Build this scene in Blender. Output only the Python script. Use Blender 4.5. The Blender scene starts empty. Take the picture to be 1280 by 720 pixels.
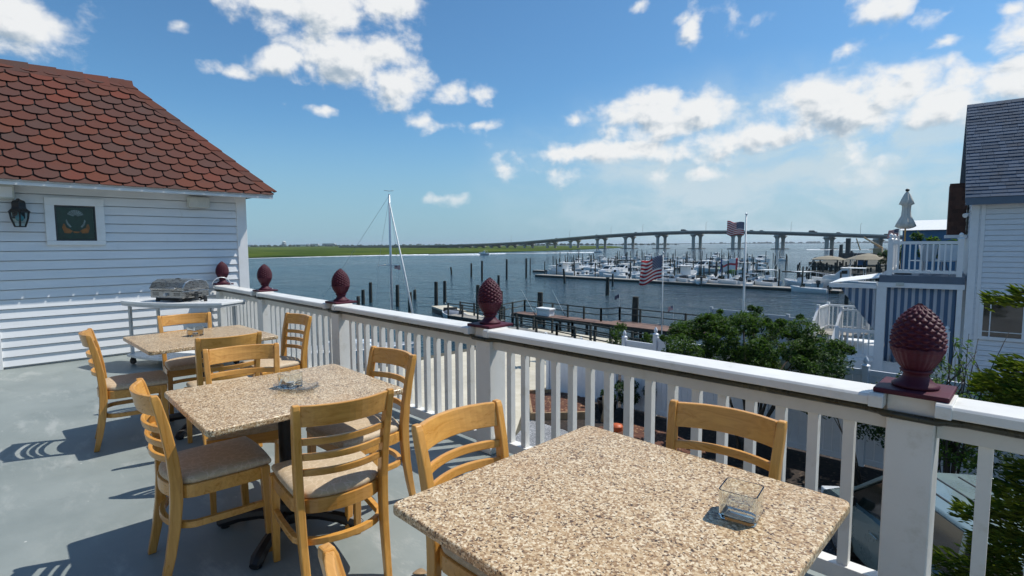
import bpy, math, random
import numpy as np
from mathutils import Vector, Matrix, Euler

# ------------------------------------------------------------------ scene, camera, sky, sun
scene = bpy.context.scene
COL = scene.collection
PI = math.pi
R = math.radians
scene.render.engine = 'CYCLES'
scene.cycles.use_denoising = True
try:
    scene.cycles.denoiser = 'OPENIMAGEDENOISE'
except Exception:
    pass
scene.cycles.max_bounces = 10
scene.cycles.transmission_bounces = 10
scene.cycles.transparent_max_bounces = 24
scene.cycles.volume_bounces = 0
scene.cycles.caustics_reflective = False
scene.cycles.caustics_refractive = False
scene.view_settings.view_transform = 'Standard'
scene.view_settings.look = 'None'
scene.view_settings.gamma = 1.0
scene.view_settings.use_curve_mapping = False
scene.view_settings.exposure = 0.0

YAW, PITCH, ROLL, EYE = R(45), math.atan2(55, 665), 0.005, 1.5
_s, _c = math.sin(YAW), math.cos(YAW)
_fw = Vector((-_s * math.cos(PITCH), _c * math.cos(PITCH), -math.sin(PITCH)))
_rt = Vector((_c, _s, 0))
_up = Vector((-_s * math.sin(PITCH), _c * math.sin(PITCH), math.cos(PITCH)))
_r2 = (_rt - _up * ROLL).normalized()
_u2 = (_up + _rt * ROLL).normalized()
cam_data = bpy.data.cameras.new('camera')
cam = bpy.data.objects.new('camera', cam_data)
COL.objects.link(cam)
_m = Matrix((_r2, _u2, -_fw)).transposed().to_4x4()
_m.translation = (0, 0, EYE)
cam.matrix_world = _m
cam_data.sensor_width = 36
cam_data.lens = 665 / 1280 * 36
cam_data.clip_start = 0.05
cam_data.clip_end = 60000
scene.camera = cam

SUN = Vector((0.30, 0.55, 1.0)).normalized()
SUN_EL = math.asin(SUN.z)
SUN_ROT = math.atan2(SUN.x, SUN.y)
sun_data = bpy.data.lights.new('sun', 'SUN')
sun_data.energy = 4.5
sun_data.angle = R(0.5)
sun_data.color = (1.0, 0.955, 0.88)
sun = bpy.data.objects.new('sun', sun_data)
COL.objects.link(sun)
sun.rotation_euler = SUN.to_track_quat('Z', 'Y').to_euler()
sun.location = (0, 0, 40)


class NT:
    """small helper for building node trees"""
    def __init__(self, tree):
        self.t = tree
        self.n = tree.nodes
        self.l = tree.links

    def new(self, kind, **kw):
        nd = self.n.new(kind)
        for k, v in kw.items():
            setattr(nd, k, v)
        return nd

    def put(self, sock, v):
        if isinstance(v, bpy.types.NodeSocket):
            self.l.new(v, sock)
        elif v is not None:
            if isinstance(v, (tuple, list)) and len(v) == 3 and sock.type == 'RGBA':
                v = (*v, 1)
            sock.default_value = v

    def math(self, op, a, b=None, c=None, clamp=False):
        nd = self.new('ShaderNodeMath', operation=op, use_clamp=clamp)
        for i, v in enumerate((a, b, c)):
            if v is not None:
                self.put(nd.inputs[i], v)
        return nd.outputs[0]

    def vmath(self, op, a, b=None, c=None):
        nd = self.new('ShaderNodeVectorMath', operation=op)
        for i, v in enumerate((a, b, c)):
            if v is not None:
                self.put(nd.inputs[i], v)
        return nd.outputs['Value'] if op in ('LENGTH', 'DOT_PRODUCT', 'DISTANCE') else nd.outputs[0]

    def noise(self, vec, scale=5, detail=4, rough=0.55, dim='3D', dist=0.0, col=False):
        nd = self.new('ShaderNodeTexNoise', noise_dimensions=dim)
        self.put(nd.inputs['Vector'], vec)
        nd.inputs['Scale'].default_value = scale
        nd.inputs['Detail'].default_value = detail
        nd.inputs['Roughness'].default_value = rough
        nd.inputs['Distortion'].default_value = dist
        return nd.outputs['Color' if col else 'Fac']

    def smooth(self, v, a, b, lo=0.0, hi=1.0):
        nd = self.new('ShaderNodeMapRange', interpolation_type='SMOOTHSTEP')
        self.put(nd.inputs['Value'], v)
        for k, x in (('From Min', a), ('From Max', b), ('To Min', lo), ('To Max', hi)):
            nd.inputs[k].default_value = x
        return nd.outputs[0]

    def mix(self, f, a, b, blend='MIX'):
        nd = self.new('ShaderNodeMix', data_type='RGBA', blend_type=blend)
        self.put(nd.inputs[0], f)
        self.put(nd.inputs[6], a)
        self.put(nd.inputs[7], b)
        return nd.outputs[2]

    def ramp(self, f, stops, interp='LINEAR'):
        nd = self.new('ShaderNodeValToRGB')
        cr = nd.color_ramp
        cr.interpolation = interp
        while len(cr.elements) < len(stops):
            cr.elements.new(0.5)
        for e, (p, c) in zip(cr.elements, stops):
            e.position = p
            e.color = (*c, 1)
        self.put(nd.inputs[0], f)
        return nd.outputs[0]


# --- the sky: Nishita daylight with cumulus clouds laid out by compass direction and elevation
CLOUDS = [(-0.722, 0.294, 0.069, 0.033, 1), (-0.407, 0.383, 0.091, 0.02, 1), (-0.332, 0.374, 0.122, 0.037, 1), (-0.232, 0.396, 0.075, 0.028, 0.9), (-0.281, 0.318, 0.107, 0.044, 1.2), (-0.214, 0.278, 0.059, 0.036, 1.1), (-0.392, 0.301, 0.047, 0.019, 1), (-0.112, 0.265, 0.029, 0.016, 0.9), (-0.058, 0.268, 0.019, 0.015, 0.9), (-0.162, 0.224, 0.026, 0.016, 0.85), (-0.121, 0.217, 0.032, 0.012, 0.85), (-0.056, 0.214, 0.025, 0.012, 0.85), (-0.47, 0.274, 0.023, 0.011, 0.8), (-0.539, 0.329, 0.01, 0.013, 0.6), (-0.391, 0.233, 0.01, 0.009, 0.6), (-0.336, 0.228, 0.012, 0.009, 0.6), (0.26, 0.231, 0.075, 0.037, 1.1), (0.327, 0.223, 0.066, 0.039, 1.2), (0.288, 0.2, 0.095, 0.029, 1), (0.43, 0.183, 0.055, 0.032, 1.1), (0.38, 0.174, 0.089, 0.033, 0.9), (0.119, 0.162, 0.109, 0.025, 0.9), (0.233, 0.162, 0.112, 0.025, 0.9), (0.075, 0.131, 0.088, 0.017, 0.6), (0.51, 0.211, 0.062, 0.046, 1.1), (0.604, 0.222, 0.055, 0.043, 1.2), (0.554, 0.2, 0.085, 0.035, 1.1), (0.671, 0.197, 0.072, 0.026, 1.1), (0.739, 0.209, 0.048, 0.033, 1.1), (0.612, 0.253, 0.049, 0.015, 0.8), (0.687, 0.229, 0.019, 0.011, 0.5), (0.586, 0.342, 0.038, 0.021, 1.1), (0.663, 0.311, 0.023, 0.016, 0.9), (0.741, 0.267, 0.025, 0.027, 1.1), (0.662, 0.277, 0.014, 0.006, 0.7), (0.731, 0.302, 0.011, 0.008, 0.6), (0.319, 0.357, 0.013, 0.023, 0.75), (0.39, 0.353, 0.025, 0.021, 0.8), (0.308, 0.37, 0.016, 0.009, 0.6), (0.119, 0.221, 0.023, 0.015, 0.8), (0.23, 0.397, 0.019, 0.009, 0.6), (0.565, 0.127, 0.027, 0.027, 0.85), (0.273, 0.116, 0.033, 0.013, 0.6), (0.542, 0.293, 0.021, 0.009, 0.5), (-0.118, 0.08, 0.062, 0.01, 0.5), (0.343, 0.113, 0.029, 0.011, 0.5)]


def build_world():
    w = bpy.data.worlds.new('World')
    scene.world = w
    w.use_nodes = True
    w.node_tree.nodes.clear()
    N = NT(w.node_tree)
    out = N.new('ShaderNodeOutputWorld')
    sky = N.new('ShaderNodeTexSky')
    sky.sky_type = 'NISHITA'
    sky.sun_disc = False
    sky.sun_elevation = SUN_EL
    sky.sun_rotation = SUN_ROT
    sky.altitude = 0
    sky.air_density = 1.0
    sky.dust_density = 0.6
    sky.ozone_density = 2.0
    d = N.new('ShaderNodeTexCoord').outputs['Generated']
    fwd = N.vmath('DOT_PRODUCT', d, (-_s, _c, 0))
    rgt = N.vmath('DOT_PRODUCT', d, (_c, _s, 0))
    sep = N.new('ShaderNodeSeparateXYZ')
    N.put(sep.inputs[0], d)
    az = N.math('ARCTAN2', rgt, fwd)
    el = N.math('ARCSINE', sep.outputs[2])
    comb = N.new('ShaderNodeCombineXYZ')
    N.put(comb.inputs[0], az)
    N.put(comb.inputs[1], el)
    p0 = comb.outputs[0]
    wob = N.noise(p0, 9, 4, 0.6, '2D', col=True)
    wv = N.vmath('MULTIPLY', N.vmath('SUBTRACT', wob, (0.5, 0.5, 0.5)), (0.05, 0.035, 0))
    p = N.vmath('ADD', p0, wv)
    def cover(p):
        total = None
        for (a, e, ra, re, wt) in CLOUDS:
            wt = wt * (0.74 if ra < 0.034 else 1.0)
            ra, re = ra * (1.55 if ra < 0.034 else 1.3), re * 1.3
            q = N.vmath('MULTIPLY_ADD', p, (1 / ra, 1 / re, 0), (-a / ra, -e / re, 0))
            v = N.math('MULTIPLY_ADD', N.vmath('LENGTH', q), -wt, wt)
            total = v if total is None else N.math('MAXIMUM', total, v)
        return N.math('MAXIMUM', total, -0.6)

    total = cover(p)
    total2 = cover(N.vmath('ADD', p, (0.012, 0.022, 0)))
    pst = N.vmath('MULTIPLY', p0, (1.0, 1.35, 1))
    n1 = N.noise(pst, 14, 9, 0.54, '2D', 0.10)
    n2 = N.noise(N.vmath('ADD', pst, (0.006, 0.010, 0)), 14, 9, 0.54, '2D', 0.10)
    val = N.math('ADD', total, N.math('MULTIPLY', N.math('SUBTRACT', n1, 0.5), 2.0))
    dens = N.smooth(val, 0.02, 0.70)
    relief = N.math('ADD', N.math('MULTIPLY', N.math('SUBTRACT', n1, n2), 1.5), N.math('MULTIPLY', N.math('SUBTRACT', total, total2), 0.50))
    thick = N.smooth(val, 0.30, 1.2, 0.98, 0.80)
    bright = N.math('ADD', thick, relief)
    bright = N.math('MINIMUM', N.math('MAXIMUM', bright, 0.42), 1.08)
    ccol = N.mix(N.smooth(bright, 0.5, 1.0), (0.40, 0.50, 0.60), (0.97, 0.98, 0.98))
    # pale veil low on the sunward side of the sky
    qv = N.vmath('MULTIPLY_ADD', p, (1 / 0.58, 1 / 0.20, 0), (-0.45 / 0.58, -0.11 / 0.20, 0))
    veil = N.smooth(N.vmath('LENGTH', qv), 1.05, 0.25)
    wisp = N.noise(N.vmath('MULTIPLY', p, (1.0, 2.0, 1)), 7, 9, 0.62, '2D', 0.3)
    veil = N.math('MULTIPLY', veil, N.smooth(wisp, 0.30, 0.68, 0.30, 0.98))
    hz = N.smooth(el, 0.24, 0.0)
    hz = N.math('MULTIPLY', hz, 0.80)
    bg_sky = N.new('ShaderNodeBackground')
    tint = N.mix(1.0, sky.outputs[0], (0.62, 0.97, 1.15), 'MULTIPLY')
    N.put(bg_sky.inputs[0], tint)
    bg_sky.inputs[1].default_value = 0.112
    bg_veil = N.new('ShaderNodeBackground')
    bg_veil.inputs[0].default_value = (0.56, 0.69, 0.77, 1)
    bg_cl = N.new('ShaderNodeBackground')
    N.put(bg_cl.inputs[0], ccol)
    bg_cl.inputs[1].default_value = 0.92
    bg_hz = N.new('ShaderNodeBackground')
    bg_hz.inputs[0].default_value = (0.30, 0.48, 0.61, 1)
    mh = N.new('ShaderNodeMixShader')
    N.put(mh.inputs[0], hz)
    N.l.new(bg_sky.outputs[0], mh.inputs[1])
    N.l.new(bg_hz.outputs[0], mh.inputs[2])
    m0 = N.new('ShaderNodeMixShader')
    N.put(m0.inputs[0], veil)
    N.l.new(mh.outputs[0], m0.inputs[1])
    N.l.new(bg_veil.outputs[0], m0.inputs[2])
    fade = N.math('MULTIPLY', dens, N.smooth(el, 0.02, 0.15, 0.35, 0.96))
    m1 = N.new('ShaderNodeMixShader')
    N.put(m1.inputs[0], fade)
    N.l.new(m0.outputs[0], m1.inputs[1])
    N.l.new(bg_cl.outputs[0], m1.inputs[2])
    N.l.new(m1.outputs[0], out.inputs[0])


build_world()

# ------------------------------------------------------------------ materials


def new_mat(name):
    m = bpy.data.materials.new(name)
    m.use_nodes = True
    m.node_tree.nodes.clear()
    N = NT(m.node_tree)
    out = N.new('ShaderNodeOutputMaterial')
    b = N.new('ShaderNodeBsdfPrincipled')
    N.l.new(b.outputs[0], out.inputs[0])
    return m, N, b, out


def lit(c, k):
    return tuple(min(1, max(0, x * k)) for x in c)


def paint(name, col, rough=0.5, var=0.12, scale=6, stretch=(1, 1, 1), bump=0.0, bscale=40, metal=0.0, dirt=None, coat=0.0, perobj=0.0, perisland=0.0, spec=0.5):
    m, N, b, out = new_mat(name)
    v = N.new('ShaderNodeTexCoord').outputs['Object']
    sv = N.vmath('MULTIPLY', v, stretch)
    f = N.noise(sv, scale, 6, 0.62)
    c = N.mix(N.smooth(f, 0.3, 0.7), lit(col, 1 - var), lit(col, 1 + var))
    if dirt:
        dcol, amt, dsc = dirt
        g = N.noise(v, dsc, 7, 0.7)
        c = N.mix(N.smooth(g, 0.52, 0.74, 0, amt), c, dcol)
    if perobj:
        oi = N.new('ShaderNodeObjectInfo').outputs['Random']
        c = N.mix(1.0, c, N.ramp(oi, [(0, (1 - perobj,) * 3), (1, (1 + perobj,) * 3)]), 'MULTIPLY')
    if perisland:
        gi = N.new('ShaderNodeNewGeometry').outputs['Random Per Island']
        c = N.mix(1.0, c, N.ramp(gi, [(0, (1 - perisland,) * 3), (1, (1.0,) * 3)]), 'MULTIPLY')
    N.put(b.inputs['Base Color'], c)
    N.put(b.inputs['Roughness'], N.smooth(f, 0.2, 0.8, max(0.02, rough - 0.08), min(1, rough + 0.08)))
    b.inputs['Metallic'].default_value = metal
    b.inputs['Coat Weight'].default_value = coat
    b.inputs['Specular IOR Level'].default_value = spec
    if bump:
        bn = N.new('ShaderNodeBump')
        bn.inputs['Strength'].default_value = bump
        bn.inputs['Distance'].default_value = 0.01
        N.put(bn.inputs['Height'], N.noise(sv, bscale, 5, 0.6))
        N.l.new(bn.outputs[0], b.inputs['Normal'])
    return m


def leafy(name, c1, c2, trans=0.35):
    m, N, b, out = new_mat(name)
    gi = N.new('ShaderNodeNewGeometry').outputs['Random Per Island']
    v = N.new('ShaderNodeTexCoord').outputs['Object']
    f = N.math('ADD', N.math('MULTIPLY', gi, 0.5), N.math('MULTIPLY', N.math('SUBTRACT', N.noise(v, 2.0, 4, 0.6), 0.22), 0.95))
    c = N.mix(N.smooth(f, 0.2, 0.85), c1, c2)
    N.put(b.inputs['Base Color'], c)
    b.inputs['Roughness'].default_value = 0.55
    b.inputs['Specular IOR Level'].default_value = 0.16
    tr = N.new('ShaderNodeBsdfTranslucent')
    N.put(tr.inputs[0], N.mix(1.0, c, (1.3, 1.5, 0.6), 'MULTIPLY'))
    mx = N.new('ShaderNodeMixShader')
    mx.inputs[0].default_value = trans
    N.l.new(b.outputs[0], mx.inputs[1])
    N.l.new(tr.outputs[0], mx.inputs[2])
    N.l.new(mx.outputs[0], out.inputs[0])
    return m


def granite():
    m, N, b, out = new_mat('granite')
    v = N.new('ShaderNodeTexCoord').outputs['Object']
    oi = N.new('ShaderNodeObjectInfo').outputs['Random']
    cmb = N.new('ShaderNodeCombineXYZ')
    for i in range(3):
        N.put(cmb.inputs[i], N.math('MULTIPLY', oi, 7.0 + i))
    v = N.vmath('ADD', v, cmb.outputs[0])
    wob = N.vmath('MULTIPLY', N.vmath('SUBTRACT', N.noise(v, 45, 3, 0.6, col=True), (0.5, 0.5, 0.5)), (0.016, 0.016, 0.016))
    p = N.vmath('ADD', v, wob)
    vo = N.new('ShaderNodeTexVoronoi')
    vo.inputs['Scale'].default_value = 155
    N.put(vo.inputs['Vector'], p)
    s1 = N.new('ShaderNodeSeparateColor')
    N.put(s1.inputs[0], vo.outputs['Color'])
    big = N.noise(v, 9, 5, 0.6)
    sel = N.math('ADD', s1.outputs[0], N.math('MULTIPLY', N.math('SUBTRACT', big, 0.5), 0.5))
    base = N.ramp(sel, [(0.0, (0.10, 0.065, 0.045)), (0.05, (0.24, 0.16, 0.10)), (0.17, (0.37, 0.26, 0.16)), (0.42, (0.485, 0.375, 0.25)), (0.66, (0.575, 0.475, 0.35)), (0.86, (0.72, 0.65, 0.54))], 'CONSTANT')
    v2 = N.new('ShaderNodeTexVoronoi')
    v2.inputs['Scale'].default_value = 235
    N.put(v2.inputs['Vector'], p)
    s2 = N.new('ShaderNodeSeparateColor')
    N.put(s2.inputs[0], v2.outputs['Color'])
    c = N.mix(N.smooth(s2.outputs[1], 0.935, 0.955, 0, 0.9), base, (0.035, 0.026, 0.022))
    c = N.mix(N.smooth(s2.outputs[2], 0.90, 0.93, 0, 0.8), c, (0.30, 0.20, 0.12))
    c = N.mix(N.smooth(s2.outputs[0], 0.88, 0.92, 0, 0.8), c, (0.74, 0.68, 0.57))
    fine = N.noise(v, 260, 3, 0.7)
    c = N.mix(1.0, c, N.ramp(fine, [(0.3, (0.80, 0.80, 0.80)), (0.7, (1.1, 1.1, 1.1))]), 'MULTIPLY')
    c = N.mix(1.0, c, (1.08, 0.98, 0.81), 'MULTIPLY')
    rust = N.noise(v, 3.1, 4, 0.6)
    c = N.mix(N.smooth(rust, 0.55, 0.75, 0, 0.35), c, (0.50, 0.31, 0.15))
    N.put(b.inputs['Base Color'], c)
    b.inputs['Roughness'].default_value = 0.33
    b.inputs['Specular IOR Level'].default_value = 0.4
    return m


def wood(name, stretch):
    m, N, b, out = new_mat(name)
    v = N.new('ShaderNodeTexCoord').outputs['Object']
    oi = N.new('ShaderNodeObjectInfo').outputs['Random']
    cmb = N.new('ShaderNodeCombineXYZ')
    N.put(cmb.inputs[0], N.math('MULTIPLY', oi, 13.0))
    v = N.vmath('ADD', N.vmath('MULTIPLY', v, stretch), cmb.outputs[0])
    g = N.noise(v, 34, 6, 0.65, dist=1.2)
    big = N.noise(v, 6, 4, 0.6)
    c = N.mix(N.smooth(g, 0.3, 0.72), (0.52, 0.235, 0.043), (0.72, 0.375, 0.088))
    c = N.mix(N.smooth(big, 0.35, 0.75, 0, 0.5), c, (0.60, 0.31, 0.078))
    c = N.mix(1.0, c, N.ramp(oi, [(0, (0.86, 0.84, 0.82)), (1, (1.08, 1.08, 1.08))]), 'MULTIPLY')
    N.put(b.inputs['Base Color'], c)
    N.put(b.inputs['Roughness'], N.smooth(g, 0.2, 0.8, 0.24, 0.38))
    b.inputs['Coat Weight'].default_value = 0.25
    b.inputs['Coat Roughness'].default_value = 0.18
    return m


def thin_glass(name, tint=(0.93, 0.96, 0.94), edge=(0.45, 0.5, 0.47), refl=1.0):
    m = bpy.data.materials.new(name)
    m.use_nodes = True
    m.node_tree.nodes.clear()
    N = NT(m.node_tree)
    out = N.new('ShaderNodeOutputMaterial')
    lw = N.new('ShaderNodeLayerWeight')
    lw.inputs[0].default_value = 0.5
    tr = N.new('ShaderNodeBsdfTransparent')
    N.put(tr.inputs[0], N.mix(N.smooth(lw.outputs['Facing'], 0.45, 1.0), tint, edge))
    gl = N.new('ShaderNodeBsdfGlossy')
    gl.inputs['Roughness'].default_value = 0.03
    fac = N.math('POWER', lw.outputs['Facing'], 4.0)
    mx = N.new('ShaderNodeMixShader')
    N.put(mx.inputs[0], N.math('MULTIPLY_ADD', fac, 0.45 * refl, 0.035 * refl, clamp=True))
    N.l.new(tr.outputs[0], mx.inputs[1])
    N.l.new(gl.outputs[0], mx.inputs[2])
    N.l.new(mx.outputs[0], out.inputs[0])
    return m


def solid_glass(name, tint, ior, clear):
    m = bpy.data.materials.new(name)
    m.use_nodes = True
    m.node_tree.nodes.clear()
    N = NT(m.node_tree)
    out = N.new('ShaderNodeOutputMaterial')
    g = N.new('ShaderNodeBsdfGlass')
    g.inputs['IOR'].default_value = ior
    g.inputs['Roughness'].default_value = 0.0
    g.inputs['Color'].default_value = (*tint, 1)
    tr = N.new('ShaderNodeBsdfTransparent')
    tr.inputs[0].default_value = (*tint, 1)
    mx = N.new('ShaderNodeMixShader')
    mx.inputs[0].default_value = clear
    N.l.new(g.outputs[0], mx.inputs[1])
    N.l.new(tr.outputs[0], mx.inputs[2])
    N.l.new(mx.outputs[0], out.inputs[0])
    return m


def water_mat():
    m, N, b, out = new_mat('bay_water')
    v = N.new('ShaderNodeTexCoord').outputs['Object']
    va = N.vmath('MULTIPLY', v, (1.0, 0.55, 1.0))
    h1 = N.noise(va, 0.55, 6, 0.62, dist=0.4)
    h2 = N.noise(N.vmath('MULTIPLY', v, (0.5, 1.0, 1.0)), 0.12, 4, 0.55)
    h3 = N.noise(v, 2.4, 4, 0.6)
    h4 = N.noise(N.vmath('MULTIPLY', v, (0.8, 1.0, 1.0)), 0.26, 3, 0.6, dist=0.3)
    hh = N.math('ADD', N.math('ADD', h1, N.math('MULTIPLY', h2, 1.4)), N.math('ADD', N.math('MULTIPLY', h3, 0.25), N.math('MULTIPLY', h4, 1.5)))
    bn = N.new('ShaderNodeBump')
    bn.inputs['Strength'].default_value = 1.0
    bn.inputs['Distance'].default_value = 0.9
    N.put(bn.inputs['Height'], hh)
    N.l.new(bn.outputs[0], b.inputs['Normal'])
    patch = N.noise(N.vmath('MULTIPLY', v, (1, 0.35, 1)), 0.016, 5, 0.6)
    N.put(b.inputs['Base Color'], N.mix(N.smooth(patch, 0.3, 0.7), (0.005, 0.022, 0.038), (0.010, 0.036, 0.054)))
    N.put(b.inputs['Roughness'], N.smooth(patch, 0.3, 0.7, 0.06, 0.15))
    b.inputs['IOR'].default_value = 1.33
    b.inputs['Specular IOR Level'].default_value = 0.42
    return m


def deck_mat():
    m, N, b, out = new_mat('painted_deck')
    v = N.new('ShaderNodeTexCoord').outputs['Object']
    f = N.noise(v, 1.1, 6, 0.65)
    c = N.mix(N.smooth(f, 0.3, 0.7), (0.20, 0.232, 0.225), (0.265, 0.298, 0.288))
    vs = N.vmath('MULTIPLY', v, (0.55, 1.5, 1))
    sc = N.noise(vs, 3.2, 9, 0.72, dist=0.25)
    worn = N.noise(v, 0.45, 3, 0.5)
    k = N.math('MULTIPLY', N.smooth(sc, 0.50, 0.66), N.smooth(worn, 0.40, 0.60, 0.08, 0.75))
    c = N.mix(k, c, (0.38, 0.40, 0.385))
    sp = N.new('ShaderNodeTexVoronoi')
    sp.inputs['Scale'].default_value = 5.5
    N.put(sp.inputs['Vector'], v)
    c = N.mix(N.smooth(sp.outputs['Distance'], 0.045, 0.02), c, (0.52, 0.53, 0.51))
    st = N.noise(v, 2.3, 5, 0.7)
    c = N.mix(N.smooth(st, 0.58, 0.76, 0, 0.5), c, (0.13, 0.145, 0.14))
    N.put(b.inputs['Base Color'], c)
    N.put(b.inputs['Roughness'], N.smooth(f, 0.2, 0.8, 0.42, 0.62))
    bn = N.new('ShaderNodeBump')
    bn.inputs['Strength'].default_value = 0.25
    bn.inputs['Distance'].default_value = 0.006
    N.put(bn.inputs['Height'], sc)
    N.l.new(bn.outputs[0], b.inputs['Normal'])
    return m


def siding_mat(name, col, dirt=(0.45, 0.44, 0.38)):
    m, N, b, out = new_mat(name)
    v = N.new('ShaderNodeTexCoord').outputs['Object']
    f = N.noise(N.vmath('MULTIPLY', v, (1, 0.5, 3)), 3, 6, 0.65)
    c = N.mix(N.smooth(f, 0.3, 0.75), lit(col, 0.95), lit(col, 1.03))
    g = N.noise(N.vmath('MULTIPLY', v, (3, 3, 0.6)), 4, 7, 0.7)
    c = N.mix(N.smooth(g, 0.58, 0.78, 0, 0.28), c, dirt)
    N.put(b.inputs['Base Color'], c)
    b.inputs['Roughness'].default_value = 0.45
    return m


def flag_mat():
    """stars and stripes on the flag's own length (x) and height (z)"""
    m, N, b, out = new_mat('flag_cloth')
    uv = N.new('ShaderNodeUVMap').outputs[0]
    s = N.new('ShaderNodeSeparateXYZ')
    N.put(s.inputs[0], uv)
    x, y = s.outputs[0], s.outputs[1]
    st = N.math('MODULO', N.math('FLOOR', N.math('MULTIPLY', y, 13.0)), 2.0)
    red = N.mix(N.math('LESS_THAN', st, 0.5), (0.78, 0.76, 0.74), (0.45, 0.022, 0.035))
    cant = N.math('MULTIPLY', N.math('LESS_THAN', x, 0.42), N.math('GREATER_THAN', y, 0.4615))
    gx = N.math('MULTIPLY', x, 11 / 0.42)
    gy = N.math('MULTIPLY', N.math('SUBTRACT', y, 0.4615), 9 / 0.5385)
    par = N.math('MODULO', N.math('ADD', N.math('FLOOR', gx), N.math('FLOOR', gy)), 2.0)
    dx = N.math('SUBTRACT', N.math('FRACT', gx), 0.5)
    dy = N.math('SUBTRACT', N.math('FRACT', gy), 0.5)
    dd = N.math('ADD', N.math('MULTIPLY', dx, dx), N.math('MULTIPLY', dy, dy))
    star = N.math('MULTIPLY', N.math('LESS_THAN', dd, 0.14), N.math('LESS_THAN', par, 0.5))
    blue = N.mix(star, (0.015, 0.03, 0.12), (0.8, 0.8, 0.8))
    c = N.mix(cant, red, blue)
    N.put(b.inputs['Base Color'], c)
    b.inputs['Roughness'].default_value = 0.8
    tr = N.new('ShaderNodeBsdfTranslucent')
    N.put(tr.inputs[0], c)
    mx = N.new('ShaderNodeMixShader')
    mx.inputs[0].default_value = 0.35
    N.l.new(b.outputs[0], mx.inputs[1])
    N.l.new(tr.outputs[0], mx.inputs[2])
    N.l.new(mx.outputs[0], out.inputs[0])
    return m


def pennant_mat():
    m, N, b, out = new_mat('pennant_cloth')
    uv = N.new('ShaderNodeUVMap').outputs[0]
    s = N.new('ShaderNodeSeparateXYZ')
    N.put(s.inputs[0], uv)
    x, y = s.outputs[0], s.outputs[1]
    wav = N.math('ADD', y, N.math('MULTIPLY', N.math('SINE', N.math('MULTIPLY', x, 9.0)), 0.06))
    band = N.math('MULTIPLY', N.math('GREATER_THAN', wav, 0.42), N.math('LESS_THAN', wav, 0.6))
    c = N.mix(N.math('GREATER_THAN', wav, 0.6), (0.75, 0.74, 0.72), (0.75, 0.74, 0.72))
    c = N.mix(band, c, (0.5, 0.03, 0.04))
    c = N.mix(N.math('LESS_THAN', x, 0.12), c, (0.5, 0.03, 0.04))
    c = N.mix(N.math('GREATER_THAN', x, 0.92), c, (0.03, 0.05, 0.2))
    N.put(b.inputs['Base Color'], c)
    return m


def stripe_mat(name, c1, c2, n):
    m, N, b, out = new_mat(name)
    uv = N.new('ShaderNodeUVMap').outputs[0]
    s = N.new('ShaderNodeSeparateXYZ')
    N.put(s.inputs[0], uv)
    k = N.math('FRACT', N.math('MULTIPLY', s.outputs[0], n))
    wid = N.math('LESS_THAN', k, 0.52)
    c = N.mix(wid, c1, c2)
    N.put(b.inputs['Base Color'], c)
    b.inputs['Roughness'].default_value = 0.75
    tr = N.new('ShaderNodeBsdfTranslucent')
    N.put(tr.inputs[0], c)
    mx = N.new('ShaderNodeMixShader')
    mx.inputs[0].default_value = 0.5
    N.l.new(b.outputs[0], mx.inputs[1])
    N.l.new(tr.outputs[0], mx.inputs[2])
    N.l.new(mx.outputs[0], out.inputs[0])
    return m


def tile_mat(name, stops, rough=0.85, dirt=(0.05, 0.04, 0.035)):
    m, N, b, out = new_mat(name)
    gi = N.new('ShaderNodeNewGeometry').outputs['Random Per Island']
    v = N.new('ShaderNodeTexCoord').outputs['Object']
    c = N.ramp(gi, stops)
    g = N.noise(v, 90, 4, 0.75)
    c = N.mix(1.0, c, N.ramp(g, [(0.3, (0.72, 0.72, 0.72)), (0.7, (1.2, 1.2, 1.2))]), 'MULTIPLY')
    w = N.noise(v, 2.0, 6, 0.7)
    c = N.mix(N.smooth(w, 0.5, 0.75, 0, 0.45), c, dirt)
    N.put(b.inputs['Base Color'], c)
    b.inputs['Roughness'].default_value = rough
    bn = N.new('ShaderNodeBump')
    bn.inputs['Strength'].default_value = 0.3
    bn.inputs['Distance'].default_value = 0.004
    N.put(bn.inputs['Height'], g)
    N.l.new(bn.outputs[0], b.inputs['Normal'])
    return m


def ground_mat(name, c1, c2, scale, speck=None):
    m, N, b, out = new_mat(name)
    v = N.new('ShaderNodeTexCoord').outputs['Object']
    f = N.noise(v, scale, 8, 0.7)
    c = N.mix(N.smooth(f, 0.32, 0.68), c1, c2)
    if speck:
        sc, sz, colr = speck
        vo = N.new('ShaderNodeTexVoronoi')
        vo.inputs['Scale'].default_value = sc
        N.put(vo.inputs['Vector'], v)
        sc_ = N.new('ShaderNodeSeparateColor')
        N.put(sc_.inputs[0], vo.outputs['Color'])
        c = N.mix(N.smooth(sc_.outputs[0], sz, sz + 0.05), c, colr)
    big = N.noise(v, scale * 0.08, 4, 0.6)
    c = N.mix(1.0, c, N.ramp(big, [(0.3, (0.78, 0.78, 0.78)), (0.7, (1.12, 1.12, 1.12))]), 'MULTIPLY')
    N.put(b.inputs['Base Color'], c)
    b.inputs['Roughness'].default_value = 0.9
    bn = N.new('ShaderNodeBump')
    bn.inputs['Strength'].default_value = 0.5
    bn.inputs['Distance'].default_value = 0.02
    N.put(bn.inputs['Height'], f)
    N.l.new(bn.outputs[0], b.inputs['Normal'])
    return m


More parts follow.
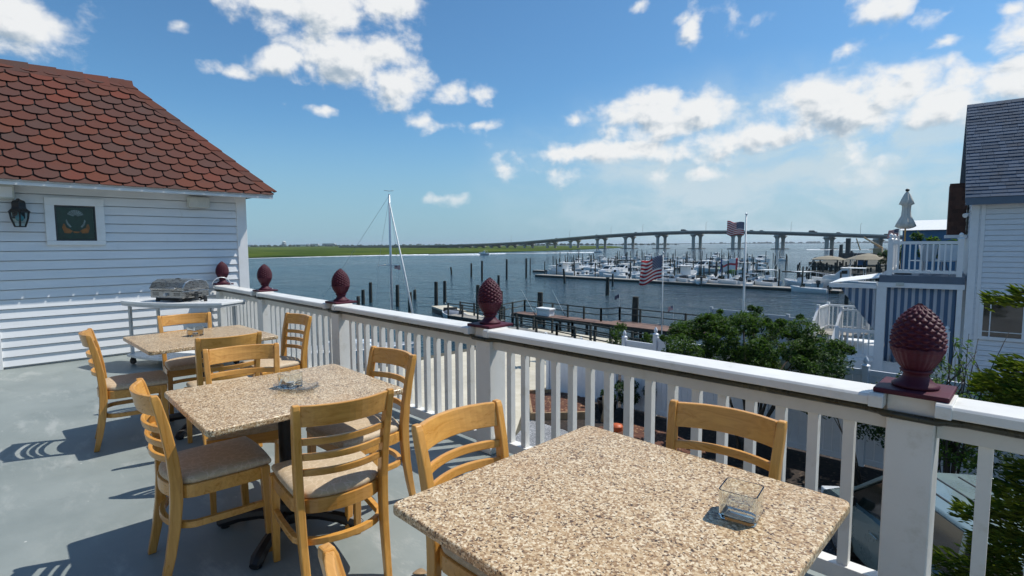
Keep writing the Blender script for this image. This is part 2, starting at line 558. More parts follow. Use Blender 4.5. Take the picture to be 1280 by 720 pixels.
M = dict(
    wood_up=wood('maple_upright', (1, 1, 0.09)),
    wood_across=wood('maple_across', (0.09, 1, 1)),
    granite=granite(),
    cushion=None,
    iron=paint('black_iron', (0.012, 0.012, 0.013), 0.42, 0.3, 30, bump=0.2),
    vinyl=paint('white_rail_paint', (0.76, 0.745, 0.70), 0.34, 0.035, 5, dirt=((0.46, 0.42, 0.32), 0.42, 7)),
    vinyl_shade=paint('shaded_white_paint', (0.68, 0.66, 0.61), 0.45, 0.05, 5, dirt=((0.42, 0.40, 0.32), 0.4, 5)),  # darker copy of the white rail paint, with shade in its colour
    rope=paint('dark_rope_light', (0.040, 0.037, 0.022), 0.3, 0.4, 20, dirt=((0.16, 0.13, 0.06), 0.7, 9)),
    maroon=paint('maroon_paint', (0.070, 0.011, 0.023), 0.58, 0.18, 14, bump=0.15, spec=0.3, dirt=((0.06, 0.012, 0.018), 0.5, 18)),
    siding=siding_mat('white_clapboard', (0.78, 0.79, 0.80)),
    siding2=siding_mat('white_siding', (0.76, 0.77, 0.78)),
    trim=paint('white_trim', (0.80, 0.80, 0.79), 0.4, 0.03, 4, dirt=((0.5, 0.48, 0.4), 0.2, 5)),
    red_tile=tile_mat('red_shingle', [(0.0, (0.070, 0.032, 0.024)), (0.3, (0.092, 0.025, 0.014)), (0.6, (0.118, 0.029, 0.012)), (0.82, (0.082, 0.028, 0.019)), (1.0, (0.135, 0.027, 0.011))]),
    under=paint('roof_felt', (0.012, 0.010, 0.010), 0.95, 0.2, 20),
    blue_tile=tile_mat('slate_blue_shingle', [(0.0, (0.028, 0.056, 0.098)), (0.5, (0.045, 0.082, 0.135)), (1.0, (0.068, 0.108, 0.170))]),
    steel=paint('brushed_steel', (0.42, 0.41, 0.39), 0.28, 0.25, 18, (1, 1, 6), metal=0.9, dirt=((0.22, 0.21, 0.19), 0.35, 5)),
    darksteel=paint('dark_metal', (0.05, 0.05, 0.05), 0.4, 0.3, 20, metal=0.5),
    beige=paint('beige_plastic', (0.60, 0.60, 0.54), 0.5, 0.05, 6),
    cart=paint('white_cart_laminate', (0.78, 0.79, 0.78), 0.3, 0.04, 4, dirt=((0.5, 0.5, 0.46), 0.25, 6)),
    cartleg=paint('grey_cart_metal', (0.48, 0.50, 0.51), 0.35, 0.1, 8, metal=0.3),
    black=paint('black_plastic', (0.014, 0.014, 0.015), 0.4, 0.2, 10),
    glass=solid_glass('clear_tumbler_glass', (0.96, 0.965, 0.95), 1.46, 0.0),
    liquid=thin_glass('tumbler_water', (0.98, 0.98, 0.97), (0.86, 0.87, 0.85), 0.9),
    ashglass=thin_glass('cut_glass', (0.95, 0.96, 0.96), (0.55, 0.58, 0.60), 1.8),
    lampglass=thin_glass('lamp_glass', (0.75, 0.85, 0.85), (0.4, 0.5, 0.5), 1.6),
    bulb=paint('blue_green_bulb', (0.10, 0.33, 0.38), 0.2, 0.1, 10),
    pane=paint('dark_window_glass', (0.010, 0.016, 0.014), 0.04, 0.3, 2, spec=0.8),
    water=water_mat(),
    deck=deck_mat(),
    flag=flag_mat(),
    pennant=pennant_mat(),
    curtain=stripe_mat('striped_canvas', (0.74, 0.76, 0.79), (0.19, 0.29, 0.43), 9.5),
    curtain_few=stripe_mat('striped_canvas_wide', (0.74, 0.76, 0.79), (0.19, 0.29, 0.43), 5),
    canvas=paint('cream_canvas', (0.62, 0.60, 0.54), 0.8, 0.08, 8, bump=0.2),
    fascia_blue=paint('blue_grey_fascia', (0.105, 0.14, 0.185), 0.5, 0.08, 5),
    fence_shaded=paint('shaded_white_fence', (0.40, 0.44, 0.47), 0.5, 0.05, 2),  # grey copy of the white fence, its shadow put into the colour
    fence=paint('white_vinyl_fence', (0.72, 0.74, 0.77), 0.35, 0.03, 2, dirt=((0.5, 0.5, 0.46), 0.22, 3)),
    dark_timber=paint('dark_dock_timber', (0.045, 0.046, 0.038), 0.85, 0.35, 9, (1, 1, 0.3), bump=0.4),
    piling=paint('piling_timber', (0.030, 0.032, 0.026), 0.85, 0.35, 6, (1, 1, 0.25), bump=0.5, dirt=((0.05, 0.055, 0.03), 0.6, 5)),
    grey_timber=paint('grey_dock_timber', (0.30, 0.28, 0.245), 0.85, 0.2, 6, bump=0.3),
    red_timber=paint('red_brown_boards', (0.185, 0.112, 0.085), 0.8, 0.25, 5, (1, 0.15, 1), bump=0.3),
    concrete=ground_mat('pale_concrete', (0.52, 0.47, 0.36), (0.60, 0.55, 0.44), 3),
    mulch=ground_mat('dark_mulch', (0.014, 0.010, 0.008), (0.040, 0.026, 0.018), 14, (22, 0.93, (0.10, 0.07, 0.05))),
    redmulch=ground_mat('red_mulch', (0.075, 0.028, 0.016), (0.15, 0.058, 0.032), 14, (26, 0.9, (0.34, 0.2, 0.1))),
    asphalt=ground_mat('asphalt', (0.040, 0.042, 0.046), (0.062, 0.064, 0.068), 9, (60, 0.86, (0.17, 0.17, 0.175))),
    gravel=ground_mat('grey_gravel', (0.15, 0.155, 0.165), (0.26, 0.265, 0.27), 16, (40, 0.8, (0.42, 0.42, 0.42))),
    earth=ground_mat('yard_earth', (0.06, 0.055, 0.04), (0.10, 0.09, 0.06), 3),
    leaf=leafy('shrub_leaves', (0.010, 0.030, 0.006), (0.085, 0.150, 0.028)),
    leaf_dark=leafy('dark_leaves', (0.014, 0.036, 0.012), (0.038, 0.078, 0.022), 0.25),
    leaf_bright=leafy('young_leaves', (0.06, 0.12, 0.025), (0.14, 0.21, 0.05), 0.4),
    conifer=leafy('golden_conifer_sprays', (0.032, 0.070, 0.012), (0.18, 0.20, 0.030), 0.42),
    bark=paint('bark', (0.055, 0.045, 0.035), 0.9, 0.3, 12, (1, 1, 0.2), bump=0.6),
    marsh=None,
    far_green=paint('far_trees', (0.025, 0.042, 0.024), 0.95, 0.25, 0.02),
    far_white=paint('far_white_walls', (0.62, 0.62, 0.60), 0.7, 0.08, 0.05),
    far_grey=paint('far_grey_walls', (0.30, 0.31, 0.32), 0.7, 0.12, 0.05),
    bridge=paint('bridge_concrete', (0.42, 0.40, 0.35), 0.85, 0.08, 0.06, dirt=((0.16, 0.15, 0.13), 0.4, 0.12)),
    bridge_dark=paint('bridge_girder', (0.13, 0.13, 0.125), 0.8, 0.1, 0.06),
    hull=paint('boat_gelcoat', (0.78, 0.78, 0.77), 0.22, 0.03, 2, coat=0.3),
    navy=paint('navy_gelcoat', (0.022, 0.035, 0.085), 0.22, 0.1, 2, coat=0.3),
    boat_dark=paint('boat_dark_fittings', (0.022, 0.024, 0.028), 0.35, 0.3, 8),
    boat_canvas=paint('boat_canvas', (0.20, 0.23, 0.28), 0.8, 0.15, 4, perobj=0.5),
    boat_top=paint('boat_top_white', (0.74, 0.74, 0.72), 0.5, 0.05, 4, perobj=0.12),
    foam=paint('wake_foam', (0.78, 0.82, 0.84), 0.8, 0.1, 0.6),
    alu=paint('mast_aluminium', (0.58, 0.60, 0.62), 0.35, 0.06, 6, metal=0.4),
    wire=paint('rigging_wire', (0.30, 0.32, 0.34), 0.5, 0.05, 6),
    thatch=paint('thatch', (0.27, 0.235, 0.17), 0.95, 0.3, 9, (1, 1, 0.2), bump=0.7),
    bluewall=paint('blue_metal_wall', (0.055, 0.15, 0.26), 0.5, 0.1, 1),
    yellow_lift=paint('tan_crane_paint', (0.42, 0.29, 0.14), 0.5, 0.15, 1),
    brownshingle=tile_mat('brown_shingle', [(0.0, (0.05, 0.022, 0.015)), (1.0, (0.10, 0.045, 0.03))]),
    carpaint=paint('silver_green_car_paint', (0.22, 0.285, 0.275), 0.3, 0.04, 3, metal=0.35, coat=0.8),
    tyre=paint('tyre_rubber', (0.012, 0.012, 0.012), 0.85, 0.2, 9),
    rim=paint('alloy_rim', (0.42, 0.42, 0.43), 0.3, 0.1, 9, metal=0.8),
    headlight=paint('headlight_glass', (0.7, 0.72, 0.74), 0.08, 0.1, 5, coat=1.0),
    red=paint('red_paint', (0.42, 0.02, 0.02), 0.5, 0.1, 6),
    blue=paint('blue_tarp', (0.03, 0.14, 0.36), 0.6, 0.2, 4),
    green_boat=paint('lime_gelcoat', (0.30, 0.46, 0.10), 0.3, 0.1, 2),
    drift=paint('driftwood', (0.32, 0.215, 0.12), 0.85, 0.25, 8, (1, 1, 0.2), bump=0.5),
    orange=paint('orange_plastic', (0.55, 0.12, 0.04), 0.5, 0.1, 6),
    art_grey=paint('art_grey_glass', (0.16, 0.20, 0.20), 0.2, 0.3, 16),
    art_orange=paint('art_orange_glass', (0.23, 0.085, 0.015), 0.2, 0.3, 16),
    art_green=paint('art_green_glass', (0.010, 0.032, 0.022), 0.15, 0.3, 16),
)


def cushion_mat():
    m, N, b, out = new_mat('tan_cushion')
    v = N.new('ShaderNodeTexCoord').outputs['Object']
    oi = N.new('ShaderNodeObjectInfo').outputs['Random']
    vo = N.new('ShaderNodeTexVoronoi')
    vo.feature = 'DISTANCE_TO_EDGE'
    vo.inputs['Scale'].default_value = 26
    N.put(vo.inputs['Vector'], N.vmath('ADD', v, N.vmath('MULTIPLY', N.noise(v, 30, 3, col=True), (0.05, 0.05, 0.05))))
    pat = N.smooth(vo.outputs['Distance'], 0.02, 0.10)
    c = N.mix(pat, (0.60, 0.475, 0.33), (0.50, 0.385, 0.25))
    f = N.noise(v, 8, 5, 0.6)
    c = N.mix(N.smooth(f, 0.4, 0.75, 0, 0.35), c, (0.50, 0.42, 0.32))
    N.put(b.inputs['Base Color'], c)
    b.inputs['Roughness'].default_value = 0.6
    bn = N.new('ShaderNodeBump')
    bn.inputs['Strength'].default_value = 0.15
    bn.inputs['Distance'].default_value = 0.003
    N.put(bn.inputs['Height'], N.noise(v, 400, 2))
    N.l.new(bn.outputs[0], b.inputs['Normal'])
    return m


M['cushion'] = cushion_mat()


def marsh_mat():
    m, N, b, out = new_mat('marsh_grass')
    v = N.new('ShaderNodeTexCoord').outputs['Object']
    f = N.noise(N.vmath('MULTIPLY', v, (0.35, 1, 1)), 0.018, 6, 0.65)
    c = N.mix(N.smooth(f, 0.35, 0.65), (0.030, 0.060, 0.012), (0.105, 0.135, 0.026))
    g = N.noise(v, 0.09, 5, 0.7)
    c = N.mix(N.smooth(g, 0.45, 0.75, 0, 0.6), c, (0.040, 0.062, 0.016))
    N.put(b.inputs['Base Color'], c)
    b.inputs['Roughness'].default_value = 1.0
    b.inputs['Specular IOR Level'].default_value = 0.0
    return m


M['marsh'] = marsh_mat()
# ------------------------------------------------------------------ building helpers


class MB:
    """collects shapes and links them as ONE mesh object"""
    def __init__(self):
        self.v, self.f, self.uv = [], [], None

    def add(self, vs, fs):
        o = len(self.v)
        self.v.extend(tuple(p) for p in vs)
        self.f.extend(tuple(i + o for i in f) for f in fs)
        return self

    def box(self, c, s, rot=None):
        x, y, z = s[0] / 2, s[1] / 2, s[2] / 2
        P = [Vector(p) for p in ((-x, -y, -z), (x, -y, -z), (x, y, -z), (-x, y, -z), (-x, -y, z), (x, -y, z), (x, y, z), (-x, y, z))]
        if rot is not None:
            e = Euler(rot).to_matrix()
            P = [e @ p for p in P]
        return self.add([p + Vector(c) for p in P], [(3, 2, 1, 0), (4, 5, 6, 7), (0, 1, 5, 4), (1, 2, 6, 5), (2, 3, 7, 6), (3, 0, 4, 7)])

    def span(self, a, b):
        """box between two corners"""
        return self.box([(a[i] + b[i]) / 2 for i in range(3)], [abs(a[i] - b[i]) for i in range(3)])

    def tube(self, pts, rad, n=8, cap=True, square=False):
        pts = [Vector(p) for p in pts]
        rad = rad if isinstance(rad, (list, tuple)) else [rad] * len(pts)
        base = len(self.v)
        prev = None
        for i, p in enumerate(pts):
            t = (pts[min(i + 1, len(pts) - 1)] - pts[max(i - 1, 0)]).normalized()
            if prev is None:
                ref = Vector((0, 0, 1)) if abs(t.z) < 0.9 else Vector((1, 0, 0))
                u = t.cross(ref).normalized()
            else:
                u = (prev - t * prev.dot(t)).normalized()
            prev = u
            w = t.cross(u)
            for k in range(n):
                a = 2 * PI * k / n + (PI / n if square else 0)
                self.v.append(tuple(p + (u * math.cos(a) + w * math.sin(a)) * rad[i]))
        for i in range(len(pts) - 1):
            for k in range(n):
                a, b = base + i * n + k, base + i * n + (k + 1) % n
                self.f.append((a, b, b + n, a + n))
        if cap:
            self.f.append(tuple(base + k for k in reversed(range(n))))
            self.f.append(tuple(base + (len(pts) - 1) * n + k for k in range(n)))
        return self

    def lathe(self, prof, n=24, c=(0, 0, 0)):
        base = len(self.v)
        for r, z in prof:
            for k in range(n):
                a = 2 * PI * k / n
                self.v.append((c[0] + r * math.cos(a), c[1] + r * math.sin(a), c[2] + z))
        for i in range(len(prof) - 1):
            for k in range(n):
                a, b = base + i * n + k, base + i * n + (k + 1) % n
                self.f.append((a, b, b + n, a + n))
        self.f.append(tuple(base + k for k in reversed(range(n))))
        self.f.append(tuple(base + (len(prof) - 1) * n + k for k in range(n)))
        return self

    def prism(self, poly, z0, z1, axis='z'):
        """extrude a 2D polygon: axis z -> (x,y), y -> (x,z), x -> (y,z)"""
        n = len(poly)
        def P(p, h):
            return {'z': (p[0], p[1], h), 'y': (p[0], h, p[1]), 'x': (h, p[0], p[1])}[axis]
        vs = [P(p, z0) for p in poly] + [P(p, z1) for p in poly]
        fs = [tuple(reversed(range(n))), tuple(range(n, 2 * n))] + [(i, (i + 1) % n, n + (i + 1) % n, n + i) for i in range(n)]
        if axis == 'y':
            fs = [tuple(reversed(f)) for f in fs]
        return self.add(vs, fs)

    def band(self, path, t, z0, z1, lean=0.0):
        """a strip of thickness t following a path in plan, from z0 to z1; lean shifts the top in y"""
        pts = [Vector((p[0], p[1], p[2] if len(p) > 2 else 0)) for p in path]
        base = len(self.v)
        for i, p in enumerate(pts):
            d = pts[min(i + 1, len(pts) - 1)] - pts[max(i - 1, 0)]
            nrm = Vector((-d.y, d.x, 0)).normalized() * t / 2
            for q, z, l in ((p - nrm, z0, 0), (p + nrm, z0, 0), (p + nrm, z1, lean), (p - nrm, z1, lean)):
                self.v.append((q.x, q.y + l, z + p.z))
        for i in range(len(pts) - 1):
            for k in range(4):
                a, b = base + i * 4 + k, base + i * 4 + (k + 1) % 4
                self.f.append((a, b, b + 4, a + 4))
        self.f.append((base + 3, base + 2, base + 1, base))
        e = base + (len(pts) - 1) * 4
        self.f.append((e, e + 1, e + 2, e + 3))
        return self

    def grid(self, fn, nu, nv, uv=True, close_u=False):
        base = len(self.v)
        for j in range(nv + 1):
            for i in range(nu + 1):
                self.v.append(tuple(fn(i / nu, j / nv)))
        w = nu + 1
        for j in range(nv):
            for i in range(nu):
                a = base + j * w + i
                self.f.append((a, a + 1, a + w + 1, a + w))
        if uv:
            self.uv = {base + j * w + i: (i / nu, j / nv) for j in range(nv + 1) for i in range(nu + 1)}
        return self

    def link(self, name, mat, parent=None, smooth=False, bevel=0.0, seg=2, thick=0.0):
        me = bpy.data.meshes.new(name)
        me.from_pydata(self.v, [], self.f)
        me.materials.append(M[mat] if isinstance(mat, str) else mat)
        if self.uv:
            lay = me.uv_layers.new(name='UVMap')
            for lp in me.loops:
                lay.data[lp.index].uv = self.uv.get(lp.vertex_index, (0, 0))
        me.update()
        if smooth:
            me.polygons.foreach_set('use_smooth', [True] * len(me.polygons))
            if smooth is not True:
                me.set_sharp_from_angle(angle=R(smooth))
        o = bpy.data.objects.new(name, me)
        COL.objects.link(o)
        if parent is not None:
            o.parent = parent
        if thick:
            so = o.modifiers.new('solid', 'SOLIDIFY')
            so.thickness = thick
            so.offset = 0
        if bevel:
            bv = o.modifiers.new('bevel', 'BEVEL')
            bv.width = bevel
            bv.segments = seg
            bv.limit_method = 'ANGLE'
            bv.angle_limit = R(40)
        return o


def bx(a, b):
    return MB().span(a, b)


def tag(o, label=None, cat=None, group=None, kind=None):
    if label:
        o['label'] = label
    if cat:
        o['category'] = cat
    if group:
        o['group'] = group
    if kind:
        o['kind'] = kind
    return o


def thing(name, label, cat, loc=(0, 0, 0), rz=0.0, group=None):
    o = bpy.data.objects.new(name, None)
    o.empty_display_size = 0.2
    COL.objects.link(o)
    o.location = loc
    o.rotation_euler = (0, 0, rz)
    return tag(o, label, cat, group)


KIDS = {}


def kids(o):
    return [c for c in COL.objects if c.parent == o]


def dup(root, loc, rz, label=None, group=None, tree=None, scale=None):
    """copy a thing with its parts and sub-parts; tree = cached [(child, [grandchildren])]"""
    r = root.copy()
    COL.objects.link(r)
    r.location = loc
    r.rotation_euler = (0, 0, rz)
    if scale:
        r.scale = scale
    if label:
        r['label'] = label
    if group:
        r['group'] = group
    for ch, gs in tree:
        c = ch.copy()
        COL.objects.link(c)
        c.parent = r
        for g in gs:
            d = g.copy()
            COL.objects.link(d)
            d.parent = c
    return r


def tree_of(root):
    return [(c, kids(c)) for c in kids(root)]


def struct(name, mb, mat, **kw):
    return tag(mb.link(name, mat, **kw), kind='structure')


def leaf_cloud(centers, radii, per, size, seed, flat=0.35, droop=0.0, aspect=1.6):
    """many small folded leaves spread over the outer part of clumps"""
    rg = np.random.default_rng(seed)
    mb = MB()
    V, F = [], []
    for c, r in zip(centers, radii):
        k = per if isinstance(per, int) else int(per(r))
        d = rg.normal(size=(k, 3))
        d /= np.linalg.norm(d, axis=1)[:, None]
        rr = r * (0.35 + 0.65 * rg.random(k) ** 0.5)
        P = np.array(c) + d * rr[:, None] * np.array([1, 1, 0.8])
        a = rg.random(k) * 2 * PI
        tilt = rg.normal(0, 0.55, k) - droop
        s = size * (0.6 + 0.8 * rg.random(k))
        for i in range(k):
            ax = np.array([math.cos(a[i]) * math.cos(tilt[i]), math.sin(a[i]) * math.cos(tilt[i]), math.sin(tilt[i])])
            sd = np.array([-math.sin(a[i]), math.cos(a[i]), rg.normal(0, flat)])
            sd /= np.linalg.norm(sd)
            p = P[i]
            L, W = s[i] * aspect / 2, s[i] / 2
            o = len(V)
            up = np.cross(ax, sd) * W * 0.35
            V += [tuple(p - ax * L), tuple(p + sd * W * 0.8 + up), tuple(p + ax * L), tuple(p - sd * W * 0.8 + up)]
            F += [(o, o + 1, o + 2), (o, o + 2, o + 3)]
    mb.v, mb.f = V, F
    return mb


def limb(mb, pts, r0, r1, n=6):
    k = len(pts)
    mb.tube(pts, [r0 + (r1 - r0) * i / (k - 1) for i in range(k)], n)


# ------------------------------------------------------------------ the setting
GZ, WZ = -3.4, -5.0
mb = MB()
mb.add([(-9000, -1500, WZ), (5000, -1500, WZ), (5000, 9500, WZ), (-9000, 9500, WZ)], [(0, 1, 2, 3)])
struct('water', mb, 'water')
# yard (land block with a seawall edge), paths, beds and parking as sheets above it
land = [(-19, -30), (40, -30), (40, 30), (-4.2, 30), (-4.2, 23.2), (-12.2, 23.2), (-12.2, 17.2), (-19, 17.2)]
struct('ground', MB().prism(land, WZ - 1.0, GZ), 'earth')
struct('patio', MB().prism([(-18.4, 4.5), (-11.6, 4.5), (-8.7, 8.2), (-9.3, 9.35), (-11.6, 12.3), (-12.4, 16.8), (-18.4, 16.8)], GZ - 0.02, GZ + 0.02), 'concrete')
struct('gravel_path', MB().prism([(-9.25, 9.3), (-8.65, 8.2), (-6.0, 8.6), (-5.2, 10.2), (-8.6, 10.6), (-10.0, 10.8)], GZ - 0.02, GZ + 0.012), 'gravel')
struct('parking_lot', MB().prism([(-11.5, 3.0), (14, 3.0), (14, 12.2), (-3.0, 11.6), (-5.2, 10.25), (-6.0, 8.6), (-8.6, 8.15), (-11.5, 4.4)], GZ - 0.02, GZ + 0.008), 'asphalt')
struct('planting_bed', MB().prism([(-11.6, 12.4), (-9.9, 10.6), (-8.6, 10.62), (-5.2, 10.25), (-3.0, 11.65), (14, 12.25), (14, 20), (-11.9, 20)], GZ - 0.02, GZ + 0.016), 'mulch')
rng = random.Random(5)
# raised wooden edging round a red mulch patch
pb = thing('planter_edging', 'low wooden edging boards round the red mulch patch beside the patio', 'planter', (-10.05, 12.1, GZ))
for a, b in (((-1.45, 0.1), (0.2, -1.5)), ((0.2, -1.5), (1.35, -0.2)), ((1.35, -0.2), (-0.2, 1.6)), ((-0.2, 1.6), (-1.45, 0.1))):
    d = Vector((b[0] - a[0], b[1] - a[1], 0))
    MB().box(((a[0] + b[0]) / 2, (a[1] + b[1]) / 2, 0.11), (d.length + 0.02, 0.07, 0.22), (0, 0, math.atan2(d.y, d.x))).link('board', 'drift', pb, bevel=0.008)
rm = MB()
N_ = 22
pts = []
for j in range(N_ + 1):
    for i in range(N_ + 1):
        u, v = i / N_, j / N_
        a = Vector((-1.45, 0.1)).lerp(Vector((0.2, -1.5)), u)
        b = Vector((-0.2, 1.6)).lerp(Vector((1.35, -0.2)), u)
        p = a.lerp(b, v)
        pts.append((p.x, p.y, 0.12 + 0.09 * math.sin(u * PI) * math.sin(v * PI) + rng.uniform(-0.02, 0.02)))
rm.add(pts, [(j * (N_ + 1) + i, j * (N_ + 1) + i + 1, (j + 1) * (N_ + 1) + i + 1, (j + 1) * (N_ + 1) + i) for j in range(N_) for i in range(N_)])
o = rm.link('red_mulch', 'redmulch')
o.location = (-10.05, 12.1, GZ)
tag(o, kind='stuff')
rm2 = MB()
rm2.lathe([(1.1, 0.0), (0.95, 0.05), (0.55, 0.09), (0.05, 0.11)], 22)
rm2.v = [(x * 1.3 + 0.1 * math.sin(y * 6), y * 0.75 + 0.08 * math.sin(x * 7), z) for x, y, z in rm2.v]
o = rm2.link('bark_chips', 'redmulch')
o.location = (-6.75, 11.55, GZ + 0.015)
tag(o, kind='stuff')
# far land: the salt marsh and the distant shore
mrsh = [(-285, 60), (-288, 105), (-283, 140), (-288, 177), (-294, 222), (-301, 268), (-318, 340), (-345, 430), (-365, 480), (-430, 640), (-520, 800), (-760, 1100), (-1100, 1300), (-2300, 1500), (-2600, 600), (-2300, -200), (-900, -200), (-290, 20)]
struct('marsh', MB().prism(mrsh, WZ - 0.5, WZ + 0.55), 'marsh')
far = MB()
far.prism([(-2400, 3600), (-1650, 4300), (-700, 4700), (300, 5600), (300, 6200), (-2500, 6000)], WZ - 1, WZ + 4)
far.prism([(-4300, -600), (-2290, -190), (-2590, 610), (-2290, 1490), (-1500, 1720), (-1200, 2300), (-3200, 3600), (-6000, 2000)], WZ - 1, WZ + 1.5)
struct('far_shore', far, 'far_green')


def treeline(name, pts, h, seed):
    rg = random.Random(seed)
    m = MB()
    for (x0, y0), (x1, y1) in zip(pts, pts[1:]):
        L = math.hypot(x1 - x0, y1 - y0)
        n = max(2, int(L / (h * 2.1)))
        for i in range(n):
            t = (i + rg.random()) / n
            r = h * rg.uniform(0.55, 1.1)
            cx, cy = x0 + (x1 - x0) * t, y0 + (y1 - y0) * t + rg.uniform(-h, h)
            prof = [(r * 1.0, 0), (r * 1.25, r * 0.3), (r * 1.0, r * 0.75), (r * 0.4, r * 1.02)]
            m.lathe(prof, 9, (cx, cy, WZ + 1))
    m.v = [(x + rg.uniform(-.12, .12) * h, y + rg.uniform(-.12, .12) * h, z + rg.uniform(-.1, .1) * h) for x, y, z in m.v]
    return tag(m.link(name, 'far_green', smooth=True), kind='stuff')


treeline('treeline', [(-2250, 610), (-2020, 900), (-1840, 1130), (-1560, 1400), (-1150, 1600), (-900, 1700)], 6.5, 3)
treeline('treeline', [(-1900, 4150), (-1200, 4600), (-700, 4750), (200, 5500)], 13, 4)
# ------------------------------------------------------------------ the terrace
struct('terrace_floor', bx((-9.0, -7.5, -0.22), (4.5, 2.72, 0.0)), 'deck')
struct('lower_wall', bx((-8.9, -7.4, GZ - 0.3), (4.4, 2.55, -0.225)), 'siding2')

# unseen wall of the assumed restaurant behind, added to cut the sky fill
struct('unseen_house_wall', bx((-9.0, -3.9, 0.001), (4.5, -3.7, 4.2)), 'far_grey')

# clapboard building with its red scalloped hip roof
WX, WY = -8.93, 2.95
bld = thing('clapboard_building', 'white clapboard building with red scalloped hip roof at the terrace end', 'building', (WX, 0, 0))


def clapboards(x, y0, y1, z0, z1, step, proud):
    """lapped boards on a wall facing +x"""
    m = MB()
    n = int(round((z1 - z0) / step))
    for i in range(n):
        a, b = z0 + i * step, min(z1, z0 + (i + 1) * step)
        jit = 0.0015 * math.sin(i * 2.3)
        m.add([(x + proud + jit, y0, a), (x + proud + jit, y1, a), (x + 0.002, y1, b - 0.009), (x + 0.002, y0, b - 0.009), (x - 0.024, y0, a), (x - 0.024, y1, a), (x - 0.024, y1, b - 0.009), (x - 0.024, y0, b - 0.009)], [(0, 1, 2, 3), (4, 5, 1, 0), (3, 2, 6, 7)])
    return m


clapboards(0, -7.0, WY - 0.02, 0.03, 2.27, 0.1180, 0.022).link('siding', 'siding', bld)
wl = MB()
wl.span((-2.1, -7.0, GZ), (-0.028, WY, 2.27))
wl.link('wall', 'siding', bld)
bx((-0.06, WY - 0.085, 0.0), (0.032, WY + 0.06, 2.25)).link('corner_board', 'trim', bld, bevel=0.004)
bx((-0.02, -0.35, 0.0), (0.035, 0.128, 0.47)).link('base_trim', 'trim', bld, bevel=0.004)
# roof: eave corner (-8.5, 3.3, 2.29), ridge end (-10, 1.72, 3.96) in world terms, local x is world x - WX
EX, EY, EZ = 0.43, 3.30, 2.29
RX, RY, RZ = -1.07, 1.72, 3.96
BX = 2 * RX - EX
rf = MB()
rf.add([(EX, -7.4, EZ), (EX, EY, EZ), (RX, RY, RZ), (RX, -7.4, RZ), (BX, EY, EZ), (BX, -7.4, EZ)],
       [(0, 1, 2, 3), (1, 4, 2), (4, 5, 3, 2), (0, 5, 4, 1), (0, 3, 5)])
roof = rf.link('roof', 'under', bld)
sl = Vector((RX - EX, 0, RZ - EZ))
SLEN = sl.length
sdir = sl.normalized()
nrm = Vector((-sdir.z, 0, sdir.x)) * -1
if nrm.z < 0:
    nrm = -nrm
tl = MB()
rows, TW = 15, 0.245
ex = SLEN / rows
rgt_ = random.Random(11)


def clip_hip(poly, lim):
    """clip a polygon in (y, s) to the hip line y <= lim(s)"""
    out = []
    for i in range(len(poly)):
        a, b = poly[i], poly[(i + 1) % len(poly)]
        da, db = lim(a[1]) - a[0], lim(b[1]) - b[0]
        if da >= 0:
            out.append(a)
        if da * db < 0:
            t = da / (da - db)
            out.append((a[0] + (b[0] - a[0]) * t, a[1] + (b[1] - a[1]) * t))
    return out


def hip_y(s):
    return EY + 0.0 - (EY - RY) * min(1, max(0, s / SLEN)) - 0.02


for r in range(-1, rows):
    s0 = r * ex
    off = (r % 2) * TW / 2
    y = -7.2 + off
    while y < EY + TW:
        w = TW - 0.018
        d = 0.062
        x0, x1 = y - w / 2, y + w / 2
        low = [(x1, s0 + 0.052), (y + w * 0.36, s0 + 0.020), (y + w * 0.18, s0 - 0.002), (y - w * 0.18, s0 - 0.002), (y - w * 0.36, s0 + 0.020), (x0, s0 + 0.052)]
        poly = [(x0, min(SLEN, s0 + ex + 0.045)), (x1, min(SLEN, s0 + ex + 0.045))] + low
        poly = [(a, max(-0.03, b + 0.016)) for a, b in poly]
        poly = clip_hip(poly, hip_y)
        if len(poly) > 2:
            vs = []
            for (yy, ss) in poly:
                lift = 0.026 * (1 - max(0.0, min(1.0, (ss - s0) / (ex + 0.05)))) + 0.004 + rgt_.uniform(0, 0.0015)
                p = Vector((EX, 0, EZ)) + sdir * ss + nrm * lift
                vs.append((p.x, yy, p.z))
            n = len(vs)
            low_ = [tuple(Vector(v) - nrm * 0.006) for v in vs]
            tl.add(vs + low_, [tuple(range(n)), tuple(reversed(range(n, 2 * n)))] + [(i, n + i, n + (i + 1) % n, (i + 1) % n) for i in range(n)])
        y += TW
tl.link('shingles', 'red_tile', roof)
# hip end face shingles are simple courses; hip and ridge caps
hc = MB()
a, b = Vector((EX + 0.02, EY + 0.03, EZ + 0.0)), Vector((RX, RY, RZ + 0.02))
nh = 11
dv = (b - a)
side = Vector((1, 1.0, 0)).normalized()
for i in range(nh):
    p0 = a + dv * (i / nh)
    p1 = a + dv * ((i + 1.0) / nh)
    up0, up1 = Vector((0, 0, 0.045)), Vector((0, 0, 0.032))
    q0, q1 = Vector((0.13, -0.10, -0.105)), Vector((-0.11, 0.12, -0.12))
    vs = [p0 + up0, p0 + up0 + Vector((-0.02, -0.16, 0.0)), p0 + up0 + Vector((-0.17, 0.02, -0.0)), p1 + up1, p1 + up1 + Vector((-0.02, -0.16, 0.0)), p1 + up1 + Vector((-0.17, 0.02, 0.0))]
    lows = [v - Vector((0, 0, 0.012)) for v in vs]
    hc.add(vs + lows, [(0, 3, 4, 1), (0, 2, 5, 3), (6, 7, 10, 9), (6, 9, 11, 8), (0, 1, 7, 6), (0, 6, 8, 2), (3, 9, 10, 4), (3, 5, 11, 9), (1, 4, 10, 7), (2, 8, 11, 5)])
hc.link('hip_cap', 'red_tile', roof)
rc = MB()
y = RY + 0.10
